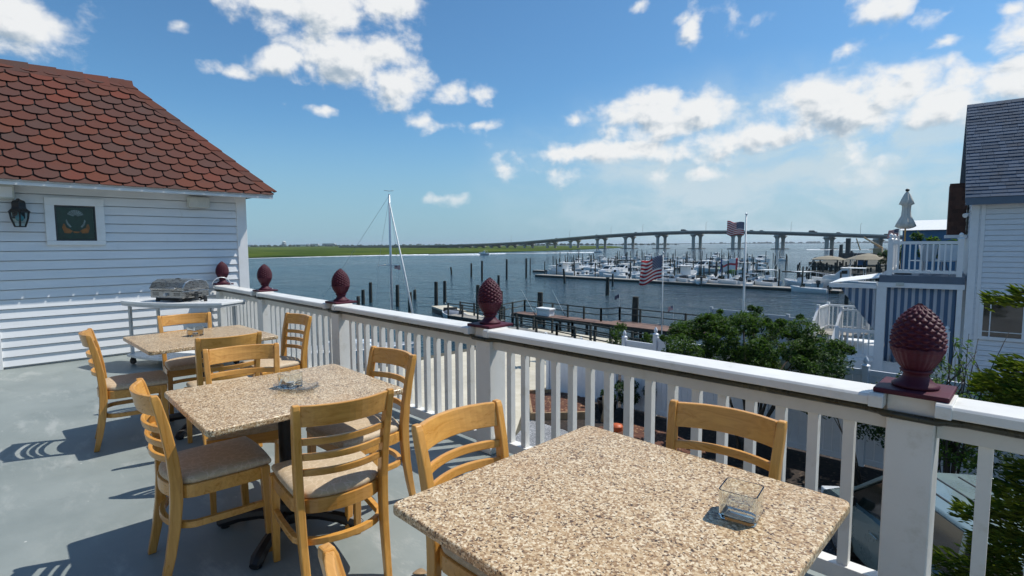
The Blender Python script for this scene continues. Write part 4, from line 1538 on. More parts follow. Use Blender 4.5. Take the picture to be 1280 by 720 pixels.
F1 = [(-8.62, 13.30, 2.06), (-7.60, 13.30, 2.26), (-7.02, 13.30, 2.22), (-4.6, 13.32, 2.15), (-2.6, 13.40, 2.15), (-0.6, 13.40, 2.15), (1.4, 13.40, 2.15), (3.4, 13.4, 2.15)]
vinyl_fence('tall white vinyl privacy fence with pointed post caps behind the mulch bed', F1)
vinyl_fence('lower white vinyl fence running from the tall fence back toward the patio', [(-8.80, 13.12, 1.45), (-10.4, 13.02, 1.40), (-11.3, 12.98, 1.40)], h=1.4, cap=False)
vinyl_fence('white vinyl fence along the seawall in front of the bay water', [(-9.95, 22.0, 2.10), (-8.3, 22.0, 2.06), (-6.9, 22.0, 2.02), (-6.0, 22.0, 2.0)], cap=False, mat='fence_shaded')


def picket_rail(label, pts, z0, h, step=0.13, name='vinyl_railing'):
    t = thing(name, label, 'railing', (pts[0][0], pts[0][1], z0))
    o = Vector((pts[0][0], pts[0][1], 0))
    for p in pts:
        q = MB()
        q.span((p[0] - o.x - 0.05, p[1] - o.y - 0.05, 0), (p[0] - o.x + 0.05, p[1] - o.y + 0.05, h + 0.10))
        q.lathe([(0.07, h + 0.10), (0.07, h + 0.12), (0.01, h + 0.17)], 4, (p[0] - o.x, p[1] - o.y, 0))
        q.link('post', 'trim', t)
    for a, b in zip(pts, pts[1:]):
        d = Vector((b[0] - a[0], b[1] - a[1], 0))
        an = math.atan2(d.y, d.x)
        mid = (Vector((a[0], a[1], 0)) + Vector((b[0], b[1], 0))) / 2 - o
        MB().box((mid.x, mid.y, h), (d.length - 0.102, 0.06, 0.07), (0, 0, an)).link('rail', 'trim', t)
        MB().box((mid.x, mid.y, 0.09), (d.length - 0.102, 0.05, 0.06), (0, 0, an)).link('rail', 'trim', t)
        n = int(d.length / step)
        for k in range(1, n):
            u = -d.length / 2 + d.length * k / n
            MB().box((mid.x + math.cos(an) * u, mid.y + math.sin(an) * u, h / 2 + 0.043), (0.036, 0.036, h - 0.16), (0, 0, an)).link('baluster', 'trim', t)
    return t


picket_rail('low white vinyl railing at the seawall edge of the pale patio', [(-14.6, 16.6), (-12.75, 16.6)], GZ + 0.02, 1.05)

# closed white umbrella rising behind the fence
cu = thing('closed_umbrella', 'closed white patio umbrella just behind the white vinyl fence', 'umbrella', (-6.98, 13.75, GZ))
MB().tube([(0, 0, 0), (0, 0, 2.45)], 0.022, 8).link('pole', 'alu', cu)
m = MB()
m.lathe([(0.10, 1.45), (0.15, 1.42), (0.12, 1.75), (0.09, 2.1), (0.05, 2.38), (0.015, 2.46)], 16)
m.v = [(x * (1 + 0.2 * math.sin(math.atan2(y, x) * 8)), y * (1 + 0.2 * math.sin(math.atan2(y, x) * 8)), z) for x, y, z in m.v]
m.link('canopy', 'boat_top', cu, smooth=True)
MB().lathe([(0.25, 0), (0.25, 0.05), (0.05, 0.09)], 20).link('base', 'darksteel', cu)


def bush(name, label, cat, loc, clumps, per, size, seed, mat, stems, kind=None, rad=0.03):
    t = thing(name, label, cat, loc)
    leaf_cloud([c[:3] for c in clumps], [c[3] for c in clumps], per, size, seed).link('foliage', mat, t)
    rg = random.Random(seed)
    tr = MB()
    for k in range(stems):
        c = clumps[k % len(clumps)]
        b = (rg.uniform(-0.12, 0.12), rg.uniform(-0.12, 0.12), -0.05)
        mid = (c[0] * 0.35 + rg.uniform(-.1, .1), c[1] * 0.35 + rg.uniform(-.1, .1), c[2] * 0.55)
        limb(tr, [b, mid, (c[0] * 0.8, c[1] * 0.8, c[2] * 0.95)], rad, rad * 0.3)
    tr.link('trunk', 'bark', t, smooth=True)
    return t


# the round leafy tree in front of the fence
rg = random.Random(21)
cl = []
for k in range(105):
    a = rg.uniform(0, 2 * PI)
    rr = 1.9 * math.sqrt(rg.random())
    top = math.sqrt(max(0.0, 1 - (rr / 2.05) ** 2))
    z = 2.30 + 0.98 * top * rg.uniform(-0.45, 1.0) + rg.uniform(-0.15, 0.12)
    cl.append((rr * math.cos(a), rr * math.sin(a), z, rg.uniform(0.15, 0.33)))
for k in range(34):
    a = rg.uniform(0, 2 * PI)
    f_ = rg.uniform(.2, 1.0)
    cl.append((2.08 * f_ * math.cos(a), 2.0 * f_ * math.sin(a), 2.25 + 1.12 * math.sqrt(1 - f_ * f_ * .98) + rg.uniform(-.25, .12), rg.uniform(.07, .14)))
bush('garden_tree', 'round dark green multi stemmed tree in front of the white fence', 'tree', (-4.60, 12.15, GZ), cl, lambda r: int(4200 * r * r + 90), 0.046, 2, 'leaf', 11, rad=0.045)
rg = random.Random(33)
SHR = [('evergreen_shrub', 'dark leafy shrub at the fence between the tree and the finial', (-2.45, 12.3), 2.55, 0.95, 'leaf_dark', 5),
       ('evergreen_shrub', 'dark leafy shrub right of the big finial, below the bare branches', (-1.15, 12.3), 2.5, 0.85, 'leaf_dark', 6),
       ('evergreen_shrub', 'leafy shrub beside the stone planter, seen through the balusters', (-8.10, 12.75), 0.95, 0.42, 'leaf_dark', 7),
       ('flowering_shrub', 'pale tipped shrub just beyond the left end of the tall white fence', (-10.3, 15.4), 2.1, 0.42, 'leaf', 8),
       ('evergreen_shrub', 'green shrub showing above the middle of the tall white fence', (-9.0, 15.4), 1.95, 0.38, 'leaf', 9),
       ('evergreen_shrub', 'green shrub between the boardwalk end and the garden tree', (-7.6, 14.6), 2.15, 0.36, 'leaf', 10),
       ('evergreen_shrub', 'small bright plant in front of the dark gangway railing', (-14.3, 15.2), 1.25, 0.22, 'leaf_bright', 12)]
for nm, lb, (x, y), h, r, mt, sd in SHR:
    c = [(rg.gauss(0, r * 0.5), rg.gauss(0, r * 0.5), h * 0.72 + rg.uniform(-.28, .26) * h, r * rg.uniform(.3, .5)) for _ in range(16)]
    bush(nm, lb, 'shrub', (x, y, GZ), c, lambda q: int(1500 * q * q + 50), 0.055, sd, mt, 6, rad=0.016)
# bare branched shrub beside the house corner
bs = thing('bare_shrub', 'half bare shrub with grey upright branches before the right house', 'shrub', (-0.98, 11.7, GZ))
br = MB()
rg = random.Random(4)
tips = []
for k in range(11):
    a = rg.uniform(0, 2 * PI)
    sp_ = rg.uniform(0.15, 0.75)
    h = rg.uniform(2.5, 3.5)
    p1 = (sp_ * .35 * math.cos(a), sp_ * .35 * math.sin(a), h * 0.45)
    p2 = (sp_ * .7 * math.cos(a), sp_ * .7 * math.sin(a), h * 0.75)
    p3 = (sp_ * 1.1 * math.cos(a + .2), sp_ * 1.1 * math.sin(a + .2), h)
    limb(br, [(0.04 * math.cos(a), 0.04 * math.sin(a), -0.05), p1, p2, p3], 0.022, 0.004)
    for q in (p1, p2):
        for _ in range(2):
            b = rg.uniform(0, 2 * PI)
            e = (q[0] + .4 * math.cos(b), q[1] + .4 * math.sin(b), q[2] + rg.uniform(.25, .6))
            limb(br, [q, ((q[0] + e[0]) / 2 + .04, (q[1] + e[1]) / 2, (q[2] + e[2]) / 2), e], 0.009, 0.003, 5)
            tips.append(e)
br.link('branches', 'bark', bs, smooth=True)
leaf_cloud(tips[::2] + [(t_[0] * .6, t_[1] * .6, t_[2] * .7) for t_ in tips], [0.15] * len(tips[::2]) + [0.2] * len(tips), 22, 0.06, 9).link('foliage', 'leaf_bright', bs)


# golden conifer at the right with feathery sprays
def spray(mb, root, tip, n, wid, rg):
    root, tip = Vector(root), Vector(tip)
    d = tip - root
    L = d.length
    side = d.cross(Vector((0, 0, 1))).normalized()
    for i in range(n):
        t = rg.random() ** 0.75
        w = wid * (1.05 - t * 0.7)
        off = rg.uniform(-1, 1)
        p = root + d * t + side * off * w * 0.55 + Vector((0, 0, -0.12 * L * t * t + rg.gauss(0, 0.035)))
        dirv = (d.normalized() * rg.uniform(0.6, 1.1) + side * off * rg.uniform(0.5, 1.0) + Vector((0, 0, rg.uniform(-0.35, 0.5)))).normalized()
        ln_ = rg.uniform(0.045, 0.115)
        u = dirv.cross(Vector((rg.uniform(-1, 1), rg.uniform(-1, 1), 1))).normalized()
        v = dirv.cross(u)
        a = p + dirv * ln_
        o = len(mb.v)
        h = ln_ * 0.12
        mb.v += [tuple(p), tuple(p + dirv * ln_ * .45 + u * h), tuple(a), tuple(p + dirv * ln_ * .45 - u * h), tuple(p + dirv * ln_ * .5 + v * h), tuple(p + dirv * ln_ * .5 - v * h)]
        mb.f += [(o, o + 1, o + 2), (o, o + 2, o + 3)]
        mb.f += [(o, o + 4, o + 2), (o, o + 2, o + 5)]


CT = Vector((1.05, 6.35, GZ))
co = thing('golden_conifer', 'feathery golden green conifer at the right beside the parked car', 'tree', CT)
rg = random.Random(8)
cm, cb_ = MB(), MB()
goal = [(-0.46, 6.35, -0.02), (-0.44, 6.1, 0.12), (-0.38, 6.5, 0.30), (-0.34, 6.2, 0.42), (-0.22, 6.4, 0.52), (-0.40, 6.3, -0.16), (-0.30, 6.0, 0.20), (-0.2, 6.2, 0.0), (-0.15, 6.0, 0.35), (-0.3, 6.6, 0.1),
        (-0.34, 6.35, 1.10), (-0.16, 6.4, 1.17),
        (-0.18, 6.2, -0.55), (-0.25, 6.3, -0.75), (-0.16, 6.1, -0.95), (-0.10, 6.3, -0.4), (-0.3, 6.2, -1.05), (-0.45, 6.3, -0.85),
        (-0.62, 6.2, -1.30), (-0.50, 6.0, -1.45), (-0.60, 6.3, -1.65), (-0.35, 6.1, -1.40), (-0.40, 5.9, -1.75), (-0.2, 6.0, -1.6), (-0.55, 6.1, -1.95), (-0.3, 6.2, -1.2)]
for g in goal:
    tip = Vector(g) - CT
    root = Vector((tip.x * 0.0 + rg.uniform(-.04, .04), rg.uniform(-.04, .04), tip.z - rg.uniform(0.05, 0.35)))
    limb(cb_, [root, root.lerp(tip, .5) + Vector((0, 0, .05)), root.lerp(tip, .85)], 0.02, 0.006, 5)
    spray(cm, root.lerp(tip, .22), tip, 620 if g[2] < 0.8 else 320, 0.6 if g[2] < 0.8 else 0.26, rg)
for k in range(120):
    z = 0.5 + 5.6 * k / 120
    a = rg.uniform(R(-100), R(140))
    rr = 1.35 * (1 - (z / 7.2) ** 2) * rg.uniform(.75, 1.05)
    if rr * math.cos(a) < -0.92:
        continue
    tip = Vector((rr * math.cos(a), rr * math.sin(a), z))
    root = Vector((0, 0, z - 0.25))
    limb(cb_, [root, root.lerp(tip, .5) + Vector((0, 0, .04)), root.lerp(tip, .85)], 0.018, 0.005, 5)
    spray(cm, root.lerp(tip, .25), tip, 170, 0.5, rg)
limb(cb_, [(0, 0, -0.1), (0.02, 0, 2), (0, 0.02, 4.4), (0, 0, 6.3)], 0.11, 0.02, 10)
cm.link('crown', 'conifer', co)
cb_.link('trunk', 'bark', co, smooth=True)
# garden ornaments seen through the balusters
dw = thing('driftwood_stump', 'tan forked driftwood stump beside a dark pot in the mulch bed', 'stump', (-8.35, 11.9, GZ))
m = MB()
limb(m, [(0, 0, -0.02), (0.05, 0.02, 0.35), (-0.03, 0.05, 0.72)], 0.10, 0.055, 9)
limb(m, [(0.02, 0, 0.25), (0.22, -0.05, 0.08), (0.34, -0.08, -0.02)], 0.06, 0.04, 8)
m.link('wood', 'drift', dw, smooth=True)
pt = thing('plant_pot', 'dark round plant pot behind the driftwood stump at the fence', 'pot', (-8.55, 12.35, GZ))
MB().lathe([(0.16, 0), (0.24, 0.18), (0.27, 0.42), (0.29, 0.44), (0.29, 0.50), (0.25, 0.50), (0.24, 0.42)], 22).link('pot', 'black', pt, smooth=40)
leaf_cloud([(0, 0, 0.66), (0.12, 0, 0.6), (-.1, .06, .62)], [0.2, .16, .16], 120, 0.06, 3).link('foliage', 'leaf_dark', pt)
ob = MB().lathe([(0.10, 0), (0.14, 0.05), (0.15, 0.20), (0.12, 0.24), (0.05, 0.26)], 16)
o = ob.link('orange_bucket', 'orange', smooth=40)
o.location = (-7.55, 11.35, GZ + 0.016)
tag(o, 'small orange bucket lying by the mulch patch under the fence', 'bucket')

# ------------------------------------------------------------------ the parked car
HD = math.atan2(0.63, 0.77)
car = thing('parked_car', 'silver green parked car with ribbed roof, nose toward the white fence', 'car', (-0.478, 8.73, GZ + 0.009), math.atan2(0.77, -0.63) - PI / 2)
# local: +y is forward, x to the right
L_ = 2.15
side = [(-2.12, 0.30), (-2.16, 0.62), (-2.10, 0.98), (-1.98, 1.05), (0.55, 1.02), (1.15, 0.98), (1.80, 0.88), (2.12, 0.72), (2.16, 0.50), (2.08, 0.28)]
sec = []
body = MB()
NX = 12
def body_pt(u, t):
    """t along the outline, u across the width"""
    n = len(side) - 1
    i = min(n - 1, int(t * n))
    f = t * n - i
    y = side[i][0] + (side[i + 1][0] - side[i][0]) * f
    z = side[i][1] + (side[i + 1][1] - side[i][1]) * f
    s = 2 * u - 1
    taper = 0.885 - 0.10 * max(0, (abs(y) - 1.3) / 0.86) ** 2 - 0.05 * max(0.0, (z - 0.7)) 
    crown = 0.035 * (1 - s * s) if 0.2 < t < 0.85 else 0.0
    bow = 0.10 * (1 - s * s) * (1 if y > 1.9 else -1 if y < -1.9 else 0)
    return (s * taper, y + bow, z + crown)
body.grid(body_pt, 16, 54, uv=False)
nv = len(body.v)
# sides: join the outline's two edges down to the sill
w = 17
for s_ in (0, 16):
    idx = [j * w + s_ for j in range(55)]
    cen = len(body.v)
    xs = -1 if s_ == 0 else 1
    mid = []
    for j in idx:
        p = body.v[j]
        zz = 0.30 + (p[2] - 0.30) * 0.45
        body.v.append((p[0] + xs * 0.035, p[1] * 0.985, zz))
    low = len(body.v)
    for j in idx:
        p = body.v[j]
        body.v.append((p[0] - xs * 0.03, p[1] * 0.97, 0.26))
    for k in range(54):
        a, b = idx[k], idx[k + 1]
        q = (a, b, cen + k + 1, cen + k)
        q2 = (cen + k, cen + k + 1, low + k + 1, low + k)
        body.f += [q if s_ else q[::-1], q2 if s_ else q2[::-1]]
body.link('body', 'carpaint', car, smooth=35)
bx((-0.8, -2.0, 0.2), (0.8, 2.0, 0.3)).link('underbody', 'black', car)
gh = MB()
def frustum(y0b, y1b, y0t, y1t, zb, zt, wb, wt):
    return [(-wb, y0b, zb), (wb, y0b, zb), (wb, y1b, zb), (-wb, y1b, zb), (-wt, y0t, zt), (wt, y0t, zt), (wt, y1t, zt), (-wt, y1t, zt)]
FQ = [(3, 2, 1, 0), (4, 5, 6, 7), (0, 1, 5, 4), (1, 2, 6, 5), (2, 3, 7, 6), (3, 0, 4, 7)]
gh.add(frustum(-2.02, 1.42, -1.75, 0.55, 0.98, 1.64, 0.80, 0.665), FQ)
gh.link('window_glass', 'pane', car, bevel=0.02)
rfm = MB()
prof = [(-0.69, 1.635), (-0.66, 1.675), (-0.45, 1.70), (0.0, 1.715), (0.45, 1.70), (0.66, 1.675), (0.69, 1.635)]
rfm.prism([(p[0], p[1]) for p in prof], -1.80, 0.62, 'y')
rof = rfm.link('roof', 'carpaint', car, bevel=0.02, smooth=40)
for xx in (-0.46, -0.16, 0.16, 0.46):
    bx((xx - 0.012, -1.68, 1.700 - abs(xx) * 0.035), (xx + 0.012, 0.48, 1.722 - abs(xx) * 0.035)).link('roof_rib', 'black', rof)
pil_ = MB()
for sx in (-1, 1):
    for (y0, y1, hw) in ((1.45, 0.58, 0.035), (0.15, 0.10, 0.04), (-0.95, -0.92, 0.05), (-2.02, -1.76, 0.07)):
        pil_.tube([(sx * 0.815, y0, 0.97), (sx * 0.685, y1, 1.65)], hw, 4, square=True)
pil_.link('pillar', 'carpaint', car, bevel=0.01)
for sx in (-1, 1):
    mr = MB()
    mr.prism([(0, 0), (0.17, 0.01), (0.19, 0.10), (0.16, 0.15), (0.02, 0.15)], 1.02, 1.13, 'y')
    mr.v = [(sx * (x + 0.83), y, z + 0.97) for x, y, z in mr.v]
    if sx < 0:
        mr.f = [f[::-1] for f in mr.f]
    mr.link('mirror', 'black', car, bevel=0.02)
    for yy in (1.36, -1.36):
        wh = MB()
        wh.tube([(sx * 0.70, yy, 0.325), (sx * 0.905, yy, 0.325)], 0.325, 24)
        whl = wh.link('wheel', 'tyre', car, bevel=0.02)
        rm_ = MB()
        rm_.tube([(sx * 0.90, yy, 0.325), (sx * 0.915, yy, 0.325)], 0.215, 20)
        rm_.link('rim', 'rim', whl)
    bx((sx * 0.50, 2.06, 0.62), (sx * 0.80, 2.20, 0.76)).link('headlight', 'headlight', car, bevel=0.02)
    for y0 in (0.42, -0.55):
        bx((sx * 0.905, y0 - 0.08, 0.83), (sx * 0.925, y0 + 0.10, 0.855)).link('door_handle', 'carpaint', car, bevel=0.006)
bx((-0.45, 2.14, 0.40), (0.45, 2.275, 0.55)).link('front_grille', 'black', car, bevel=0.01)
sm = MB()
for sx in (-1, 1):
    sm.box((sx * 0.902, -0.05, 0.62), (0.006, 0.010, 0.62))
    sm.box((sx * 0.902, 1.02, 0.62), (0.006, 0.010, 0.5))
sm.link('door_seam', 'black', car)

# ------------------------------------------------------------------ the house on the right
HY = 19.6
hs = thing('gabled_house', 'white sided house with slate blue shingle roof and porch at the right', 'house', (0, HY, 0))
HX = -1.486
m = MB()
step = 0.145
n = int((2.66 - GZ) / step)
for i in range(n + 1):
    a, b = GZ + i * step, GZ + (i + 1) * step
    m.add([(HX + 0.02, -0.022, a), (9, -0.022, a), (9, -0.002, b - 0.012), (HX + 0.02, -0.002, b - 0.012), (HX + 0.02, 0.03, a), (9, 0.03, a), (9, 0.03, b - 0.012), (HX + 0.02, 0.03, b - 0.012)], [(0, 1, 2, 3), (4, 5, 1, 0), (3, 2, 6, 7)])
    m.add([(HX + 0.018, 0.02, a), (HX + 0.018, 6.0, a), (HX + 0.032, 6.0, b), (HX + 0.032, 0.02, b)], [(3, 2, 1, 0)])
m.link('siding', 'siding2', hs)
wall = MB().prism([(0.034, GZ), (4.6, GZ), (4.6, 2.58), (2.3, 5.2), (0.034, 2.58)], HX + 0.035, 9, 'x').link('wall', 'siding2', hs)
bx((HX - 0.02, -0.03, GZ), (HX + 0.15, 0.05, 2.64)).link('corner_board', 'trim', hs)
bx((HX + 0.20, -0.035, GZ), (HX + 0.28, 0.0, 2.64)).link('downpipe', 'trim', hs)
# roof
PT = 1.13
rm = MB()
rx0, rx1 = -1.665, 9.2
z0r, y0r = 2.70, -0.35
yr = 2.3
zr = z0r + (yr - y0r) * PT
rm.add([(rx0, y0r, z0r), (rx1, y0r, z0r), (rx1, yr, zr), (rx0, yr, zr), (rx0, 2 * yr - y0r, z0r), (rx1, 2 * yr - y0r, z0r),
        (rx0, y0r, z0r - 0.12), (rx1, y0r, z0r - 0.12), (rx1, yr, zr - 0.16), (rx0, yr, zr - 0.16), (rx0, 2 * yr - y0r, z0r - 0.12), (rx1, 2 * yr - y0r, z0r - 0.12)],
       [(0, 1, 2, 3), (3, 2, 5, 4), (7, 6, 9, 8), (8, 9, 10, 11), (0, 3, 9, 6), (3, 4, 10, 9), (1, 7, 8, 2), (2, 8, 11, 5), (0, 6, 7, 1), (4, 5, 11, 10)])
hroof = rm.link('roof', 'fascia_blue', hs)
tm = MB()
sdv = Vector((0, 1, PT)).normalized()
nv_ = Vector((0, -PT, 1)).normalized()
SL = math.hypot(yr - y0r, zr - z0r)
rws = int(SL / 0.135)
rg = random.Random(6)
for r in range(rws):
    x = rx0 - rg.uniform(0, 0.2)
    while x < 4.5:
        w_ = rg.choice((0.16, 0.22, 0.30, 0.36))
        s0 = r * SL / rws - 0.01
        s1 = s0 + SL / rws + 0.03
        a, b = max(rx0, x), x + w_ - 0.006
        lift0, lift1 = 0.020 + rg.uniform(0, .006), 0.006
        P = [(a, s0, lift0), (b, s0, lift0), (b, s1, lift1), (a, s1, lift1)]
        vs = [tuple(Vector((px_, y0r, z0r)) + sdv * s_ + nv_ * l_) for px_, s_, l_ in P]
        if b > rx0 + 0.02:
            lo = [tuple(Vector(v) - nv_ * 0.006) for v in vs]
            tm.add(vs + lo, [(0, 1, 2, 3), (4, 5, 1, 0), (7, 4, 0, 3), (5, 6, 2, 1)])
        x += w_
tm.link('shingles', 'blue_tile', hroof)
tag(hroof)
bx((rx0 + 0.01, y0r - 0.02, z0r - 0.20), (rx1, y0r + 0.03, z0r - 0.02)).link('fascia', 'fascia_blue', hs)
bx((rx0 + 0.02, y0r + 0.03, z0r - 0.14), (rx1, -0.004, z0r - 0.122)).link('soffit', 'trim', hs)
# lower window
w0, w1, wb, wt_ = -1.12, 0.55, -1.12, 0.03
wn2 = MB()
for a, b in (((w0, wt_), (w1, wt_ + .09)), ((w0, wb - .09), (w1, wb)), ((w0 - .09, wb - .09), (w0, wt_ + .09)), ((w1, wb - .09), (w1 + .09, wt_ + .09))):
    wn2.span((a[0], -0.065, a[1]), (b[0], -0.0, b[1]))
wn2o = wn2.link('window', 'trim', hs)
bx((w0, -0.036, wb), (w1, -0.024, wt_)).link('pane', 'pane', wn2o)
mu = MB()
mu.span((w0 + 0.14, -0.046, wb), (w0 + 0.165, -0.0365, wt_))
mu.span((w0, -0.047, wt_ - 0.17), (w1, -0.0368, wt_ - 0.148))
mu.span((w0, -0.047, wb + 0.13), (w1, -0.0368, wb + 0.15))
mu.span(((w0 + w1) / 2 - .03, -0.048, wb), ((w0 + w1) / 2 + .03, -0.0366, wt_))
mu.link('muntin', 'trim', wn2o)
fl_ = MB()
fl_.tube([(HX - 0.02, -0.02, 2.28), (HX - 0.10, -0.10, 2.27)], 0.02, 8)
fl_.tube([(HX - 0.09, -0.08, 2.27), (HX - 0.16, -0.2, 2.22)], [0.03, 0.065], 12)
fl_.link('flood_lamp', 'trim', hs, smooth=40)
# brown shingled bay behind the corner
bb = MB()
bb.span((-1.95, 2.2, 1.72), (-1.52, 3.6, 3.32))
bay = bb.link('shingled_bay', 'brownshingle', hs)
tm = MB()
for r in range(12):
    for k in range(3):
        x0 = -1.96 + k * 0.155 - (r % 2) * 0.07
        tm.span((max(-1.96, x0 + .004), 2.172, 1.73 + r * 0.132), (min(-1.51, x0 + 0.150), 2.196, 1.86 + r * 0.132))
tm.link('shingles', 'brownshingle', bay)
bx((-2.00, 2.15, 1.62), (-1.47, 3.65, 1.715)).link('bay_sill', 'trim', bay)

# porch
PX0, PX1 = -3.54, -1.56
po = thing('porch', 'two level porch with white railing and grey fascia beside the house', 'porch', (0, HY, 0))
bx((PX0, 0.0, 0.29), (PX1 + 0.02, 4.5, 0.50)).link('upper_floor', 'fascia_blue', po)
bx((PX0 - 0.02, -0.02, 0.14), (PX1 + 0.02, 0.10, 0.285)).link('beam', 'trim', po)
bx((PX0 - 0.05, 0.0, GZ), (PX0 + 0.20, 0.22, 0.138)).link('post', 'trim', po)
bx((PX1 - 0.14, 0.0, GZ), (PX1 - 0.02, 0.2, 0.138)).link('post', 'trim', po)
bx((PX0, 4.2, GZ), (PX0 + 0.2, 4.4, 0.288)).link('post', 'trim', po)
bx((PX0 - 1.3, 0.15, GZ), (PX1, 4.5, -2.2)).link('lower_floor', 'trim', po)
bx((PX0 + 0.6, 3.8, -2.19), (PX1, 4.0, 0.28)).link('inner_wall', 'fascia_blue', po)
bx((-3.12, -0.06, 0.20), (-2.92, -0.021, 0.30)).link('porch_lamp', 'beige', po, bevel=0.01)
def prail(y, xa, xb, z, h, ax='x'):
    def P(u, v, zz):
        return (u, v, zz) if ax == 'x' else (v, u, zz)
    MB().span(P(xa, y - 0.035, z + h - 0.09), P(xb, y + 0.035, z + h)).link('rail', 'trim', po)
    MB().span(P(xa, y - 0.03, z + 0.08), P(xb, y + 0.03, z + 0.16)).link('rail', 'trim', po)
    n = max(2, int((xb - xa) / 0.128))
    for k in range(1, n):
        u = xa + (xb - xa) * k / n
        MB().span(P(u - 0.021, y - 0.021, z + 0.161), P(u + 0.021, y + 0.021, z + h - 0.091)).link('baluster', 'trim', po)
def ppost(x, y, z, h):
    q = MB()
    q.span((x - 0.065, y - 0.065, z), (x + 0.065, y + 0.065, z + h))
    q.lathe([(0.085, h), (0.085, h + 0.02), (0.045, h + 0.05), (0.03, h + 0.07), (0.06, h + 0.11), (0.045, h + 0.16), (0.01, h + 0.19)], 10, (x, y, z))
    q.link('newel_post', 'trim', po)
for x, y in ((-3.30, 0.08), (-1.68, 0.08), (-3.30, 2.3), (-3.30, 4.3)):
    ppost(x, y, 0.501, 1.07)
prail(0.08, -3.235, -1.745, 0.501, 1.02)
prail(-3.30, 0.145, 2.235, 0.501, 1.02, 'y')
prail(-3.30, 2.365, 4.235, 0.501, 1.02, 'y')
prail(0.24, PX0 - 1.05, PX0 - 0.06, -2.2, 0.95)
prail(0.24, PX0 + 0.21, PX1 - 0.15, -2.2, 0.95)
ppost(PX1 - 0.30, 0.08, -2.2, 1.1)
bx((PX0 - 1.12, 0.18, GZ), (PX0 - 1.02, 0.30, -1.2)).link('newel_post', 'trim', po)


def curtain(name, label, x0, x1, z0, z1, y, n, mat, tri=False):
    def fn(u, v):
        x = x0 + (x1 - x0) * u
        zt, zb = z1, z0
        if tri:
            zb = z1 - 0.10 - (z1 - z0 - 0.1) * min(1, u * 1.02) ** 1.0
            zb = min(zb, z1 - 0.02)
        z = zb + (zt - zb) * v
        yy = y + (0.045 * math.sin(u * n * 2 * PI + 0.6 * math.sin(u * 9)) + 0.015 * math.sin(u * 31)) * (0.35 + 0.65 * (1 - v))
        return (x, yy, z)
    m = MB()
    m.grid(fn, 90, 10)
    o = m.link(name, mat, smooth=True, thick=0.004)
    return tag(o, label, 'curtain')


curtain('striped_curtain', 'wide blue and white striped curtain closing the porch below the upper railing', PX0 + 0.21, PX1 - 0.15, -2.15, 0.135, HY + 0.11, 11, 'curtain')
curtain('striped_curtain', 'blue and white striped curtain drawn aside under the awning frame', -4.52, PX0 - 0.06, -1.22, 0.10, HY + 0.12, 6, 'curtain_few', True)
aw = thing('awning_frame', 'white awning frame projecting left from the porch corner', 'awning', (0, HY, 0))
bx((-4.86, 0.02, 0.08), (PX0 - 0.055, 0.10, 0.21)).link('front_beam', 'trim', aw)
bx((-4.86, 0.101, 0.08), (-4.78, 2.6, 0.2)).link('side_beam', 'trim', aw)
m = MB()
m.add([(-4.80, 0.12, 0.205), (PX0 - 0.02, 0.12, 0.40), (PX0 - 0.02, 2.6, 0.44), (-4.80, 2.6, 0.215), (-4.80, 0.12, 0.225), (PX0 - 0.02, 0.12, 0.42), (PX0 - 0.02, 2.6, 0.46), (-4.80, 2.6, 0.235)], FQ)
m.link('canopy', 'boat_top', aw)
# closed market umbrella on the upper porch
um = thing('closed_umbrella', 'closed cream market umbrella standing on the upper porch', 'umbrella', (-2.99, HY + 0.85, 0.501))
MB().tube([(0, 0, 0.06), (0, 0, 2.62)], 0.024, 10).link('pole', 'wood_up', um)
m = MB()
nn = 40
prof = [(0.12, 1.43), (0.24, 1.46), (0.20, 1.60), (0.115, 1.80), (0.10, 2.0), (0.105, 2.12), (0.175, 2.16), (0.13, 2.30), (0.075, 2.45), (0.03, 2.53), (0.012, 2.55)]
m.lathe(prof, nn)
m.v = [(x * (1 + 0.16 * math.sin(math.atan2(y, x) * 8)), y * (1 + 0.16 * math.sin(math.atan2(y, x) * 8)), z + (0.025 * math.sin(math.atan2(y, x) * 8) if z < 1.5 else 0)) for x, y, z in m.v]
m.link('canopy', 'canvas', um, smooth=True)
MB().lathe([(0.04, 2.551), (0.055, 2.57), (0.05, 2.61), (0.02, 2.63)], 12).link('finial', 'black', um)
MB().lathe([(0.22, 0), (0.22, 0.04), (0.05, 0.06)], 20).link('base', 'darksteel', um)
# table and chairs hints on the upper porch
for k, (x, y) in enumerate(((-2.55, 1.5), (-2.0, 1.3), (-2.3, 2.4))):
    c = thing('patio_chair', ['white mesh patio chair on the upper porch next to the umbrella', 'white mesh patio chair on the upper porch next to the house wall', 'white mesh patio chair on the upper porch behind the other two'][k], 'chair', (x, HY + y, 0.501), R(40 + 120 * k), 'patio chairs on the upper porch')
    bx((-0.24, -0.24, 0.40), (0.24, 0.24, 0.43)).link('seat', 'boat_top', c)
    MB().box((0, -0.27, 0.66), (0.46, 0.03, 0.50), (R(10), 0, 0)).link('backrest', 'boat_top', c)
    for sx in (-0.22, 0.22):
        for sy in (-0.22, 0.22):
            bx((sx - .015, sy - .015, 0), (sx + .015, sy + .015, 0.399)).link('leg', 'alu', c)
